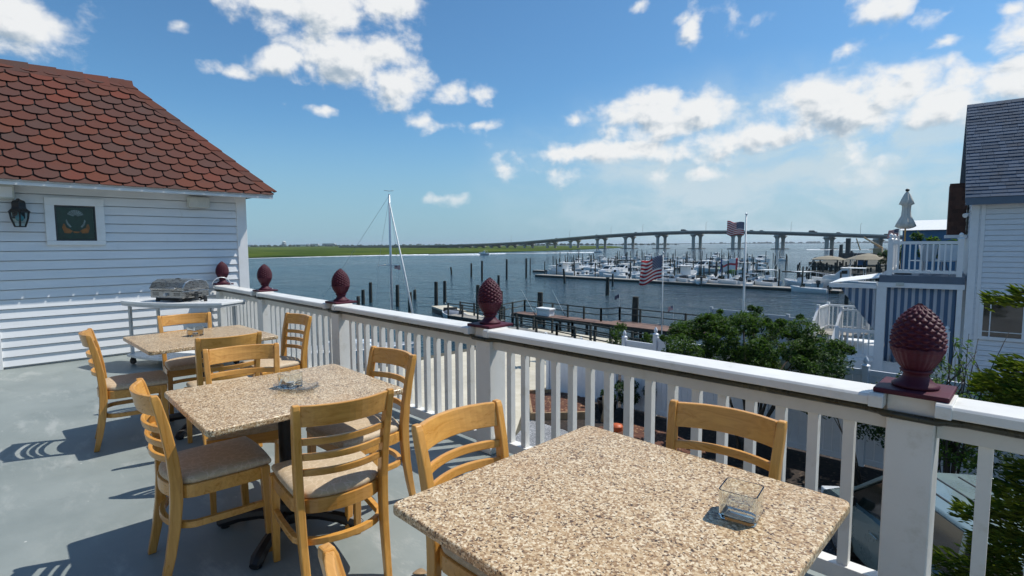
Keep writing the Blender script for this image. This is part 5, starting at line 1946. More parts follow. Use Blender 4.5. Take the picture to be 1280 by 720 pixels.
# stair to the seawall
st = thing('garden_stair', 'white railed wooden stair leading down from the seawall landing', 'stair', (-5.48, 20.45, GZ))
for k in range(7):
    zz = 0.25 + 0.215 * k
    bx((-0.32, 0.0 + 0.22 * k, zz - 0.035), (0.32, 0.25 + 0.22 * k, zz)).link('tread', 'grey_timber', st)
lb = MB()
lb.span((-0.42, 1.55, 1.50), (1.0, 2.9, 1.55))
lb.link('landing', 'grey_timber', st)
def srail(pts, h=0.92):
    for a, b in zip(pts, pts[1:]):
        for zz, tk in ((h, 0.05), (0.12, 0.035)):
            MB().tube([(a[0], a[1], a[2] + zz), (b[0], b[1], b[2] + zz)], tk, 4, square=True).link('handrail', 'trim', st)
    for a, b in zip(pts, pts[1:]):
        d = Vector(b) - Vector(a)
        n = max(2, int(d.length / 0.16))
        for k in range(0 if a is pts[0] else 1, n + 1):
            p = Vector(a) + d * k / n
            t_ = 0.05 if k in (0, n) else 0.018
            bx((p.x - t_, p.y - t_, p.z), (p.x + t_, p.y + t_, p.z + h + (0.12 if k in (0, n) else -0.02))).link('post' if k in (0, n) else 'baluster', 'trim', st)
srail([(-0.38, 0.05, 0.15), (-0.38, 1.55, 1.55), (-0.38, 2.85, 1.55), (0.95, 2.85, 1.55)])
srail([(0.38, 0.05, 0.15), (0.38, 1.55, 1.55), (0.95, 1.60, 1.55)])
for k in range(3):
    bx((-0.36 + 0.3 * k, 2.7, -1.5), (-0.26 + 0.3 * k, 2.8, 1.498)).link('support', 'trim', st)
# blue boat shed beyond the porch
sh_ = thing('boat_shed', 'blue metal shed with pale roof beyond the porch', 'shed', (-8.2, 76, 0))
bx((-3.6, 0, WZ), (7, 9, 2.9)).link('wall', 'bluewall', sh_)
m = MB()
m.add([(-3.9, -0.4, 2.85), (7.3, -0.4, 2.85), (7.3, 4.5, 4.1), (-3.9, 4.5, 4.1), (-3.9, 9.4, 2.85), (7.3, 9.4, 2.85)], [(0, 1, 2, 3), (3, 2, 5, 4), (0, 3, 4), (1, 5, 2)])
m.link('roof', 'boat_top', sh_)
# leaves by the porch corner
bush('porch_tree', 'thin leafy tree rising between the porch and the blue shed', 'tree', (-2.15, 27.0, GZ), [(rg.uniform(-1.6, 1.2), rg.uniform(-.6, .6), 4.3 + 1.0 * abs(rg.gauss(0.15, .45)), rg.uniform(.14, .26)) for _ in range(22)], lambda r: int(900 * r * r + 30), 0.12, 31, 'leaf', 7, rad=0.03)

# the house and everything on its porch stand about seven degrees off the terrace's own axes
PIV, TH = Vector((-1.5, HY, 0)), R(7)
RM = Matrix.Rotation(TH, 3, 'Z')
for o in [q for q in COL.objects if q.parent is None and (q in (hs, po, aw, um) or q.name.startswith(('striped_curtain', 'patio_chair')))]:
    o.location = PIV + RM @ (Vector(o.location) - PIV)
    o.rotation_euler = (0, 0, o.rotation_euler[2] + TH)
# ------------------------------------------------------------------ waterfront: boardwalk, gangway, floats
def timber_walk(name, label, cat, pts, z, width, mat, rails, rail_mat='dark_timber', legs=True, h=0.9, inward=1):
    """board deck along pts with posts below and rails on the given polylines"""
    t = thing(name, label, cat, (pts[0][0], pts[0][1], 0))
    o = Vector((pts[0][0], pts[0][1], 0))
    dk, un = MB(), MB()
    for a, b in zip(pts, pts[1:]):
        d = Vector((b[0] - a[0], b[1] - a[1], 0))
        an = math.atan2(d.y, d.x)
        nrm_ = Vector((-d.y, d.x, 0)).normalized() * width / 2 * inward
        n = int(d.length / 0.15)
        for k in range(n):
            c = Vector((a[0], a[1], 0)) - o + d * ((k + 0.5) / n) + nrm_
            dk.box((c.x, c.y, z - 0.02), (d.length / n - 0.012, width, 0.04), (0, 0, an))
        c = Vector((a[0], a[1], 0)) - o + d * 0.5 + nrm_
        un.box((c.x, c.y, z - 0.16), (d.length, width - 0.06, 0.236), (0, 0, an))
        m = max(2, int(d.length / 2.2))
        if legs:
            for k in range(m + 1):
                for s in (0.08, 0.92):
                    q = Vector((a[0], a[1], 0)) - o + d * (k / m) + nrm_ * 2 * s
                    MB().tube([(q.x, q.y, WZ - 0.6), (q.x, q.y, z - 0.06)], 0.11, 8).link('under_post', 'piling', t)
    dk.link('deck_boards', mat, t)
    un.link('beam', 'dark_timber', t)
    for line in rails:
        for a, b in zip(line, line[1:]):
            A, B = Vector((a[0], a[1], z)) - o, Vector((b[0], b[1], z)) - o
            d = B - A
            an = math.atan2(d.y, d.x)
            mid = (A + B) / 2
            for zz, th in ((h, 0.07), (h * 0.52, 0.06)):
                MB().box((mid.x, mid.y, z + zz), (d.length, 0.05, th), (0, 0, an)).link('rail', rail_mat, t)
            n = max(1, round(d.length / 1.6))
            for k in range(n + 1):
                p = A + d * (k / n)
                bx((p.x - 0.055, p.y - 0.055 + 0.056, z - 0.25), (p.x + 0.055, p.y + 0.055 + 0.056, z + h + 0.06)).link('rail_post', rail_mat, t)
    return t


timber_walk('boardwalk', 'red brown boardwalk with dark post and rail along the water', 'boardwalk', [(-30.0, 29.95), (-13.0, 30.35)], -4.0, 1.25, 'red_timber',
            [[(-29.0, 27.6), (-29.8, 31.2), (-22.0, 30.85), (-21.4, 32.3), (-14.6, 32.2), (-14.4, 30.2)]])
timber_walk('boardwalk', 'short red brown platform bulging toward the water at the boardwalk middle', 'boardwalk', [(-21.5, 31.42), (-14.5, 31.58)], -4.004, 0.75, 'red_timber', [])
timber_walk('gangway', 'dark timber gangway with railing between the patio and the boardwalk', 'gangway', [(-25.6, 24.4), (-20.3, 24.0), (-12.2, 22.5)], -4.15, 1.3, 'grey_timber',
            [[(-25.6, 24.4), (-20.3, 24.0), (-12.3, 22.5)], [(-25.4, 25.75), (-20.2, 25.35), (-12.2, 23.85)]])
fd = thing('floating_dock', 'white decked floating dock below the red boardwalk', 'dock', (-19.5, 27.2, WZ))
MB().box((0, 0, 0.32), (13.0, 2.0, 0.22), (0, 0, -0.03)).link('deck', 'concrete', fd, bevel=0.02)
MB().box((0, 0, 0.07), (12.9, 1.9, 0.28), (0, 0, -0.03)).link('float', 'black', fd)
fd = thing('floating_dock', 'white topped floating dock left of the boardwalk end', 'dock', (-37.4, 30.2, WZ), math.atan2(-3.0, 8.6))
MB().box((0, 0, 0.42), (9.4, 1.7, 0.16)).link('deck', 'concrete', fd, bevel=0.02)
MB().box((0, 0, 0.15), (9.3, 1.6, 0.38)).link('float', 'black', fd)
wk = timber_walk('gangway', 'short dark railed gangway at the left end of the boardwalk', 'gangway', [(-34.5, 27.0), (-29.0, 27.0)], -4.3, 1.2, 'grey_timber', [[(-34.5, 27.0), (-29.0, 27.0)], [(-34.5, 28.3), (-29.2, 28.3)]], h=0.95)
bxo = thing('dock_box', 'white dock box with rounded lid on the red boardwalk', 'box', (-26.9, 30.55, -3.998), R(0))
bx((-0.62, -0.3, 0), (0.62, 0.3, 0.44)).link('box', 'boat_top', bxo, bevel=0.02)
bx((-0.72, -0.38, 0.442), (0.72, 0.38, 0.60)).link('lid', 'boat_top', bxo, bevel=0.06, seg=3)
for (a, b, lb) in (((-27.8, 28.8, -1.95), (-26.95, 29.5, -3.95), 'thin white fishing rod leaning over the dock box'), ((-26.2, 30.5, -2.0), (-25.3, 31.0, -3.95), 'thin white fishing rod leaning on the boardwalk rail right of the dock box')):
    r_ = thing('fishing_rod', lb, 'rod', b, 0, 'rods on the boardwalk')
    e = Vector(a) - Vector(b)
    MB().tube([(0, 0, 0), tuple(e * 0.5), tuple(e)], [0.02, 0.014, 0.006], 6).link('rod_blank', 'boat_top', r_)
    MB().tube([(0, 0, 0), tuple(e * 0.18)], 0.028, 8).link('grip', 'black', r_)
by = MB().lathe([(0.05, -0.28), (0.22, -0.2), (0.27, 0), (0.22, 0.2), (0.05, 0.28)], 14)
o = by.link('red_buoy', 'red', smooth=True)
o.location = (-32.7, 31.0, -2.72)
tag(o, 'red float buoy hung on the piling just right of the pineapple finial', 'buoy')

# pilings standing in the bay
PIL = [(-51.7, 28.4, -3.97), (-52.8, 29.6, -3.41), (-53.6, 31.0, -2.73), (-48.0, 30.9, -2.71), (-42.6, 28.8, -3.01), (-52.8, 36.4, -3.85), (-43.8, 32.8, -2.29), (-47.4, 36.7, -2.57), (-90.6, 72.2, -3.44), (-80.9, 69.4, -2.28), (-72.1, 64.4, -1.51), (-70.3, 68.9, -1.29), (-70.8, 74.7, -1.28), (-56.1, 53.3, -3.01), (-33.0, 31.6, -2.52), (-40.2, 35.3, -2.57), (-55.8, 68.2, -2.62), (-38.8, 55.8, -2.72), (-46.2, 67.8, -3.05), (-14.2, 62.9, -3.34), (-20.4, 32.75, -2.25), (-28.9, 32.1, -2.40)]
PL = ['short low piling leftmost in the water, right of the left finial', 'short piling second from the left, in front of the finial post', 'tall piling between two shorter ones left of the sailboat mast', 'tall dark piling just right of the sailboat mast', 'dark piling behind the sloping stay of the sailboat', 'small low piling just right of the sloping stay', 'tall dark piling at the near edge of the white floating dock', 'tall piling behind the white floating dock',
      'short leaning piling alone in open water below the white motorboat', 'piling in open water, leftmost of a spaced row of four', 'piling in open water, second of the spaced row of four', 'piling in open water, third of the spaced row of four', 'piling in open water, last of the row, before the marina boats', 'dark piling rising above and behind the pineapple finial', 'dark piling right against the red buoy', 'dark piling left behind the pineapple finial',
      'leaning broken piling in front of the marina float', 'thick dark piling in open water below the marina float', 'thin piling behind the thick one below the marina float', 'dark piling standing above the white garden stair', 'thick square piling at the water side of the boardwalk', 'thick piling behind the white dock box']


def piling_mesh(h, lean=0.0, r=0.16):
    return MB().tube([(0, 0, -1.5), (lean * 0.5, 0, h * 0.5), (lean, 0, h - 0.03), (lean, 0, h)], [r * 1.05, r, r * 0.93, r * 0.7], 10)


for (x, y, zt), lb in zip(PIL, PL):
    h = zt - WZ
    lean = -0.35 if 'leaning' in lb else 0.05
    o = piling_mesh(h, lean, 0.15 if 'thin' in lb else 0.24 if 'thick' in lb else 0.19).link('piling', 'piling', smooth=50)
    o.location = (x, y, WZ)
    tag(o, lb, 'piling', 'pilings in the bay')


# ------------------------------------------------------------------ boats
def hull_mesh(L, B, H, sheer=0.35, deck=True):
    """lofted hull along +y; sits at z=0 waterline"""
    ns, m = 14, MB()
    rows = []
    for i in range(ns + 1):
        t = i / ns
        y = -L / 2 + L * t
        w = B / 2 * (1 - max(0, (t - 0.45) / 0.55) ** 2.2) * (0.92 + 0.08 * min(1, t * 3)) + 0.01
        top = H * (0.72 + sheer * t ** 2)
        yb = y - 0.10 * L * max(0, t - 0.7)
        rows.append([(-w, y, top), (-w * 0.93, yb, top * 0.35), (-w * 0.72, yb, -0.12), (0, yb, -0.25), (w * 0.72, yb, -0.12), (w * 0.93, yb, top * 0.35), (w, y, top)])
    for r in rows:
        m.v += r
    for i in range(ns):
        for k in range(6):
            a = i * 7 + k
            m.f.append((a, a + 7, a + 8, a + 1))
    m.f.append(tuple(range(7)))
    # gunwale and cockpit well
    o = len(m.v)
    for i, r in enumerate(rows):
        w = r[6][0]
        m.v += [(-w * 0.86, r[0][1], r[0][2] + 0.03), (w * 0.86, r[0][1], r[0][2] + 0.03), (-w * 0.84, r[0][1], r[0][2] - 0.3 * H), (w * 0.84, r[0][1], r[0][2] - 0.3 * H)]
    for i in range(ns):
        a, b = i * 7, (i + 1) * 7
        c, d = o + i * 4, o + (i + 1) * 4
        m.f += [(a, c, d, b), (a + 6, b + 6, d + 1, c + 1)]
        m.f += [(c, c + 2, d + 2, d), (c + 1, d + 1, d + 3, c + 3), (c + 2, c + 3, d + 3, d + 2)]
    m.f += [(o, o + 1, o + 3, o + 2)]
    return m


def outboard(t, y, z, x=0.0):
    e = MB()
    e.prism([(-0.28, 0.42), (0.22, 0.36), (0.26, 0.85), (0.1, 1.0), (-0.22, 0.95)], x - 0.17, x + 0.17, 'x')
    e.span((x - 0.07, -0.1, -0.5), (x + 0.07, 0.08, 0.42))
    e.v = [(a, b + y, c + z) for a, b, c in e.v]
    e.link('outboard_motor', 'boat_dark', t, bevel=0.03)


def center_console(label, hull='hull', top='boat_top'):
    t = thing('motorboat', label, 'boat')
    hull_mesh(6.2, 2.3, 1.0).link('hull', hull, t, smooth=40)
    c = MB()
    c.prism([(-0.9, 0.55), (0.25, 0.55), (0.15, 1.35), (-0.55, 1.45)], -0.42, 0.42, 'x')
    c.link('console', 'hull', t, bevel=0.04)
    bx((-0.5, -2.0, 0.6), (0.5, -1.35, 1.15)).link('leaning_post', 'boat_top', t, bevel=0.05)
    tt = MB()
    for x in (-0.75, 0.75):
        for y in (-1.1, 0.4):
            tt.tube([(x * 0.8, y, 0.6), (x, y * 0.9, 2.2)], 0.03, 6)
    tt.link('top_frame', 'alu', t)
    MB().prism([(-1.5, 2.2), (0.75, 2.22), (0.8, 2.27), (-1.5, 2.29)], -0.95, 0.95, 'x').link('canopy', top, t, bevel=0.02)
    bx((-0.40, 0.16, 1.3), (0.40, 0.2, 1.85)).link('windshield', 'pane', t)
    for s in (-1, 1):
        MB().tube([(s * 0.7, -0.3, 2.28), (s * 1.3, -1.6, 4.6)], [0.025, 0.010], 5).link('outrigger', 'boat_top', t)
    outboard(t, -3.2, 0.2)
    return t


def cabin_boat(label, hull='hull'):
    t = thing('cabin_cruiser', label, 'boat')
    hull_mesh(8.0, 2.9, 1.35, 0.4).link('hull', hull, t, smooth=40)
    bx((-1.36, -3.8, 0.02), (1.36, 1.0, 0.10)).link('boot_stripe', 'navy', t)
    c = MB()
    c.prism([(-0.8, 1.0), (2.6, 1.25), (2.3, 1.75), (0.9, 1.95), (0.2, 2.65), (-0.8, 2.75)], -1.05, 1.05, 'x')
    c.link('cabin', 'hull', t, bevel=0.08)
    w = MB()
    w.prism([(-0.6, 2.05), (0.35, 2.05), (0.05, 2.5), (-0.6, 2.55)], -1.062, 1.062, 'x')
    w.prism([(0.52, 2.02), (0.88, 2.02), (0.30, 2.58), (0.16, 2.56)], -0.85, 0.85, 'x')
    w.link('cabin_window', 'pane', t)
    MB().prism([(-2.6, 2.82), (0.3, 2.80), (0.3, 2.88), (-2.6, 2.90)], -1.1, 1.1, 'x').link('hardtop', 'boat_top', t, bevel=0.03)
    for x in (-1.0, 1.0):
        MB().tube([(x, -2.5, 1.0), (x, -2.5, 2.83)], 0.035, 6).link('hardtop_post', 'alu', t)
    MB().tube([(0.6, -0.6, 2.9), (0.7, -1.6, 5.2)], [0.03, 0.008], 5).link('antenna', 'alu', t)
    MB().tube([(-0.6, -0.6, 2.9), (-0.6, -1.2, 4.8)], [0.03, 0.008], 5).link('antenna', 'alu', t)
    rl = MB()
    for s in (-1, 1):
        rl.tube([(s * 1.25, 0.8, 1.75), (s * 0.95, 2.4, 1.95), (s * 0.1, 3.9, 2.15)], 0.025, 5)
        for y, x in ((1.4, 1.15), (2.4, 0.9), (3.2, 0.55)):
            rl.tube([(s * x, y, 1.25), (s * x, y, 1.95)], 0.02, 5)
    rl.link('bow_rail', 'alu', t)
    return t


def skiff(label, hull='hull', cover=None):
    t = thing('skiff', label, 'boat')
    hull_mesh(4.6, 1.9, 0.75, 0.3).link('hull', hull, t, smooth=40)
    for y in (-1.2, 0.3):
        bx((-0.75, y - 0.16, 0.42), (0.75, y + 0.16, 0.50)).link('bench', 'boat_top', t)
    w = MB()
    w.prism([(0.75, 0.55), (0.98, 0.55), (0.72, 1.02)], -0.7, 0.7, 'x')
    w.link('windshield', 'pane', t)
    if cover:
        m = MB()
        m.lathe([(1.0, 0.5), (0.95, 0.62), (0.6, 0.8), (0.1, 0.85)], 18)
        m.v = [(x * 0.95, y * 1.9 - 0.2, z) for x, y, z in m.v]
        m.link('boat_cover', cover, t, smooth=True)
    outboard(t, -2.4, 0.05)
    return t


def jetski(label):
    t = thing('jet_ski', label, 'jet ski')
    hull_mesh(3.0, 1.15, 0.62, 0.3).link('hull', 'hull', t, smooth=40)
    MB().prism([(-1.2, 0.4), (0.2, 0.42), (0.15, 0.72), (-1.1, 0.8)], -0.22, 0.22, 'x').link('seat', 'boat_dark', t, bevel=0.06)
    MB().prism([(0.2, 0.42), (1.2, 0.55), (0.6, 0.9), (0.25, 1.0)], -0.28, 0.28, 'x').link('cowl', 'boat_top', t, bevel=0.05)
    MB().tube([(-0.38, 0.2, 1.03), (0.38, 0.2, 1.03)], 0.03, 6).link('handlebar', 'boat_dark', t)
    return t


rg = random.Random(77)
G = {}
protos = [
    (center_console('white center console boat with a flat white top in the crowded marina'), 'center console boats in the marina'),
    (cabin_boat('white cabin cruiser with hardtop among the boats of the marina'), 'cabin cruisers in the marina'),
    (skiff('low white open skiff with windshield tied up in the marina'), 'open skiffs in the marina'),
    (center_console('dark navy hulled center console boat in the crowded marina', 'navy', 'boat_canvas'), 'navy boats in the marina'),
    (skiff('small boat under a blue cover tied up in the marina', 'hull', 'boat_canvas'), 'covered boats in the marina'),
    (jetski('white jet ski parked on the near float of the marina'), 'jet skis on the marina float'),
]
ptree = [tree_of(p) for p, g in protos]
used = set()


def moor(kind, x, y, rz, z=WZ + 0.05, s=1.0, label=None):
    p, g = protos[kind]
    if kind not in used and label is None:
        used.add(kind)
        p.location, p.rotation_euler, p.scale = (x, y, z), (0, 0, rz), (s, s, s)
        p['group'] = g
        return p
    r = dup(p, (x, y, z), rz, label, g if label is None else None, ptree[kind], (s, s, s))
    if label and 'group' in r:
        del r['group']
    return r


# front row just behind the long float
FX0, FX1 = -71.0, -18.0
def front_y(x):
    return 78.6 - 0.028 * (x + 45) + 0.0
x = FX0 + 3
seq = [1, 2, 0, 2, 0, 2, 4, 0, 0, 2]
i = 0
while x < -44:
    moor(seq[i % len(seq)], x, front_y(x) + 2.7 + rg.uniform(-.2, .5), R(rg.choice((88, 92, -90)) + rg.uniform(-4, 4)), s=rg.uniform(.9, 1.05))
    x += rg.uniform(5.4, 6.8)
    i += 1
x = -44.0
while x < -27.5:
    moor(5 if rg.random() < .75 else 2, x, front_y(x) + 0.6 + rg.uniform(0, .5), R(rg.uniform(20, 80)), z=WZ + 0.42, s=rg.uniform(.9, 1.2))
    x += rg.uniform(1.3, 2.1)
for (x, y, k, a) in ((-25.0, 84.5, 0, 60), (-20.0, 86.5, 1, 95), (-30.5, 87.0, 0, 40), (-21.5, 76.3, 2, 88), (-36.5, 86.0, 0, 100)):
    moor(k, x, y, R(a))
ROWS = [(88, -76, -33, 4.2), (99, -84, -36, 4.6), (113, -95, -40, 4.9), (131, -104, -44, 5.6), (152, -118, -52, 6.3), (178, -128, -60, 7.5), (206, -136, -66, 9.0)]
for ry, xa, xb, stp in ROWS:
    x = xa + rg.uniform(0, 3)
    while x < xb:
        if rg.random() < 0.90:
            k = rg.choices((0, 1, 2, 3, 4), (0.46, 0.24, 0.14, 0.10, 0.06))[0]
            moor(k, x, ry + rg.uniform(-.8, .8), R(rg.choice((0, 180)) + rg.uniform(-7, 7)), s=rg.uniform(.66, .9))
        x += stp * rg.uniform(.62, .98)
# lime coloured boat behind the pennant
lm = center_console('lime green hulled boat with white top in the middle of the marina', 'green_boat')
lm.location, lm.rotation_euler = (-47.5, 113.5, WZ + 0.05), (0, 0, R(70))
lm.scale = (1.1, 1.1, 1.1)
# floats
fl0 = thing('marina_float', 'long low concrete float along the near edge of the marina', 'dock', (0, 0, 0))
a, b = (FX0 - 0.5, front_y(FX0)), (FX1, front_y(FX1))
d = Vector((b[0] - a[0], b[1] - a[1], 0))
MB().box(((a[0] + b[0]) / 2, (a[1] + b[1]) / 2 - 0.3, WZ + 0.36), (d.length, 2.2, 0.12), (0, 0, math.atan2(d.y, d.x))).link('deck', 'grey_timber', fl0)
MB().box(((a[0] + b[0]) / 2, (a[1] + b[1]) / 2 - 0.3, WZ + 0.10), (d.length - 0.1, 2.1, 0.40), (0, 0, math.atan2(d.y, d.x))).link('float', 'dark_timber', fl0)
for n_, (ry, xa, xb, stp) in enumerate(ROWS[1::2]):
    f_ = thing('marina_float', ['second', 'third', 'farthest'][n_] + ' parallel timber float between boat rows of the marina, counted from the near edge', 'dock', (0, 0, 0))
    bx((xa, ry - 8.3, WZ + 0.3), (xb, ry - 6.6, WZ + 0.42)).link('deck', 'grey_timber', f_)
    bx((xa, ry - 8.2, WZ - 0.1), (xb, ry - 6.7, WZ + 0.298)).link('float', 'dark_timber', f_)
# pilings among the boats
pr = piling_mesh(3.1, 0.03, 0.11).link('piling', 'piling', smooth=50)
tag(pr, 'dark timber piling among the moored boats of the marina', 'piling', 'pilings among the moored boats')
first = True
spots = []
x = FX0
while x < FX1:
    spots.append((x, front_y(x) + 1.0 + (3.6 if rg.random() < .4 else 0)))
    x += rg.uniform(3.0, 5.5)
for ry, xa, xb, stp in ROWS:
    x = xa - 1
    while x < xb + 4:
        spots.append((x, ry + rg.choice((-5.2, 5.0)) + rg.uniform(-.4, .4)))
        if rg.random() < .65:
            spots.append((x + rg.uniform(1, 2), ry + rg.uniform(-6, 6)))
        x += stp * rg.uniform(.8, 1.15)
spots = spots[:235]
for (x, y) in spots:
    s = rg.uniform(.78, 1.2) * (1.0 if y < 120 else 1.15)
    o = pr if first else pr.copy()
    if not first:
        COL.objects.link(o)
    first = False
    o.location = (x, y, WZ)
    o.scale = (1, 1, s)
    o.rotation_euler = (R(rg.uniform(-1.5, 1.5)), R(rg.uniform(-1.5, 1.5)), rg.uniform(0, 6))
# skiff under grey cover at the near white float
sk = moor(4, -36.2, 28.9, R(70), WZ + 0.05, 0.9, 'small dark boat under a grey cover beside the white floating dock')

# motorboats under way with wakes
for (x, y, a, lb) in ((-242.6, 218.5, R(180 - 50), 'small white motorboat under way in front of the marsh, middle of the bay'), (-233.2, 323.6, R(-40), 'small white motorboat racing along below the bridge with a white wake')):
    moor(1, x, y, a, WZ + 0.15, 0.8, lb)


def wake(pts, w, seed):
    rg2 = random.Random(seed)
    m = MB()
    n = 70
    L = []
    for i in range(n + 1):
        t = i / n * (len(pts) - 1)
        k = min(len(pts) - 2, int(t))
        f = t - k
        p = Vector((pts[k][0], pts[k][1], 0)).lerp(Vector((pts[k + 1][0], pts[k + 1][1], 0)), f)
        d = Vector((pts[k + 1][0] - pts[k][0], pts[k + 1][1] - pts[k][1], 0)).normalized()
        nn = Vector((-d.y, d.x, 0))
        ww = w * (1 - 0.65 * i / n) * rg2.uniform(.4, 1.15)
        L.append((p - nn * ww, p + nn * ww, 0.34 * (1 - i / n) * rg2.uniform(.5, 1.1) + 0.06))
    for a, b, h in L:
        m.v += [(a.x, a.y, WZ - 0.05), ((a.x + b.x) / 2, (a.y + b.y) / 2, WZ + h), (b.x, b.y, WZ - 0.05)]
    for i in range(n):
        o = i * 3
        m.f += [(o, o + 3, o + 4, o + 1), (o + 1, o + 4, o + 5, o + 2)]
    return tag(m.link('wake_foam', 'foam', smooth=True), kind='stuff')


wake([(-240, 213), (-250, 204), (-272, 186), (-283, 165)], 0.9, 1)
wake([(-276, 201), (-281, 180), (-283, 150), (-281, 118), (-279, 90)], 1.5, 2)
wake([(-235, 320), (-241, 306), (-250, 284), (-262, 256)], 1.6, 3)
wake([(-262, 256), (-270, 232), (-282, 205)], 0.7, 4)
wake([(-150, 520), (-120, 540), (-95, 560)], 1.4, 6)

# sailboat at the left: its mast and stays show above the railing
sb = thing('sailboat', 'moored white sailboat with a tall bare mast and sloping furled jib', 'sailboat', (-25.9, 16.3, WZ + 0.05))
sb.scale = (0.84, 0.84, 0.84)
bow = Vector((0.61, 0.79, 0)).normalized()
ang = math.atan2(bow.y, bow.x) - PI / 2
h_ = hull_mesh(9.5, 2.8, 1.05, 0.3)
ca, sa = math.cos(ang), math.sin(ang)
h_.v = [(x * ca - (y - 2.9) * sa, x * sa + (y - 2.9) * ca, z) for x, y, z in h_.v]
h_.link('hull', 'hull', sb, smooth=40)
cbn = MB().prism([(-1.8, 0.7), (1.6, 0.75), (1.1, 1.25), (-1.6, 1.3)], -0.75, 0.75, 'x')
cbn.v = [(x * ca - (y - 2.6) * sa, x * sa + (y - 2.6) * ca, z) for x, y, z in cbn.v]
cbn.link('cabin', 'hull', sb, bevel=0.06)
MT = 11.0
mast = MB().tube([(0, 0, 0.9), (0, 0, MT * 0.6), (0, 0, MT)], [0.085, 0.08, 0.06], 10).link('mast', 'alu', sb, smooth=True)
crosst = Vector((-bow.y, bow.x, 0))
crosst = Vector((0.72, 0.70, 0))
MB().tube([tuple(crosst * -0.85 + Vector((0, 0, 6.28))), (0, 0, 6.33), tuple(crosst * 0.5 + Vector((0, 0, 6.28)))], 0.035, 6).link('spreader', 'alu', mast)
MB().tube([(-0.25, -0.22, MT + 0.25), (0, 0, MT + 0.2), (0.22, 0.2, MT + 0.22)], 0.018, 5).link('wind_vane', 'wire', mast)
jf = Vector((1.05, 1.35, 0.95))
MB().tube([(0.03, -0.02, MT - 0.5), tuple(jf * 0.5 + Vector((0, 0, MT / 2))), tuple(jf)], [0.03, 0.065, 0.07], 8).link('furled_jib', 'boat_top', sb, smooth=True)
ri = MB()
for e, z in ((crosst * -0.85, 6.28), (crosst * 0.5, 6.28)):
    ri.tube([(0, 0, MT - 0.2), tuple(e + Vector((0, 0, z)))], 0.009, 4)
    ri.tube([tuple(e + Vector((0, 0, z))), tuple(e * 1.35 + Vector((0, 0, 0.9)))], 0.009, 4)
ri.tube([(0, 0, MT - 0.1), tuple(bow * -6.6 + Vector((0, 0, 0.9)))], 0.009, 4)
ri.link('rigging', 'wire', sb)


def flag_mesh(L, H, amp, sag, n=26, k=2.2, dirn=(1, 0), skew=0.0):
    m = MB()
    dx, dy = dirn
    def fn(u, v):
        w = amp * math.sin(u * k * 2 * PI + v * 1.1) * (0.15 + u)
        z = (v - 1) * H - sag * u * u + skew * u + 0.12 * H * math.sin(u * 7 + v) * u
        s = u * L * (1 - 0.06 * v)
        return (dx * s - dy * w, dy * s + dx * w, z)
    m.grid(fn, n, 14)
    return m


sf = flag_mesh(0.34, 0.22, 0.04, 0.05, 10, 1.2, (0.7, 0.7)).link('small_flag', 'flag', smooth=True, thick=0.004)
sf.location = (-25.78, 16.45, 0.36)
tag(sf, 'small stars and stripes flag on the spreader of the sailboat mast', 'flag')

# flagpoles
def flagpole(label, x, y, zb, zt, r, flags):
    t = thing('flagpole', label, 'flagpole', (x, y, zb))
    h = zt - zb
    MB().tube([(0, 0, -0.1), (0, 0, h * 0.5), (0, 0, h)], [r, r * 0.85, r * 0.6], 12).link('pole', 'boat_top', t, smooth=True)
    MB().lathe([(0.01, -0.06), (0.06, 0), (0.01, 0.06)], 10, (0, 0, h + 0.055)).link('ball', 'alu', t, smooth=True)
    return t


flagpole('tall white flagpole with flag at its top, rising behind the garden tree', -9.54, 24.40, GZ - 0.2 - 1.4, 2.72, 0.055, None)
f = flag_mesh(0.80, 0.58, 0.10, 0.10, dirn=(-0.75, -0.66), k=1.3, skew=0.10).link('national_flag', 'flag', smooth=True, thick=0.006)
f.location = (-9.60, 24.35, 2.42)
tag(f, 'stars and stripes flag flying at the top of the tall white flagpole', 'flag')
flagpole('thin pale flagpole behind the boardwalk with a big drooping flag', -13.17, 23.62, WZ, 0.98, 0.03, None)
f = flag_mesh(1.12, 1.12, 0.16, 0.12, dirn=(-0.72, -0.69), k=1.1, skew=-0.30).link('national_flag', 'flag', smooth=True, thick=0.006)
f.location = (-13.21, 23.58, 0.93)
tag(f, 'bigger stars and stripes flag drooping from the thin pole over the marina float', 'flag')
flagpole('short pole in the marina carrying a red and white pennant', -34.6, 85.9, WZ, -0.85, 0.05, None)
f = flag_mesh(2.9, 1.85, 0.25, 0.55, dirn=(-0.72, -0.69), k=1.2, skew=0.1).link('pennant', 'pennant', smooth=True, thick=0.01)
f.location = (-34.7, 85.8, -0.95)
tag(f, 'white and red pennant flag flying among the marina boats', 'flag')
for (x, y, z, L, lb, pl) in ((-17.3, 32.5, -3.05, 0.35, 'tiny faded flag on a short staff at the boardwalk end', 'short thin staff at the boardwalk end carrying a tiny faded flag'), (-21.5, 32.45, -2.55, 0.33, 'tiny dark blue flag on a short staff at the boardwalk corner', 'short thin staff at the boardwalk corner carrying a tiny dark blue flag')):
    q = MB().tube([(0, 0, -1.2), (0, 0, 0.42)], 0.014, 6).link('flag_staff', 'boat_top')
    q.location = (x, y, z)
    tag(q, pl, 'flag staff')
    g = flag_mesh(L, 0.28, 0.03, 0.16, 8, 1.0, (-0.7, -0.7)).link('small_flag', 'flag' if 'faded' in lb else 'navy', smooth=True, thick=0.004)
    g.location = (x - 0.02, y - 0.02, z + 0.40)
    tag(g, lb, 'flag')
g = flag_mesh(0.42, 0.26, 0.04, 0.10, 10, 1.0, (-0.72, -0.69)).link('small_flag', 'flag', smooth=True, thick=0.004)
g.location = (-3.78, HY + 4.0, 1.98)
tag(g, 'small stars and stripes flag on the upper porch railing beside the cream umbrella', 'flag')
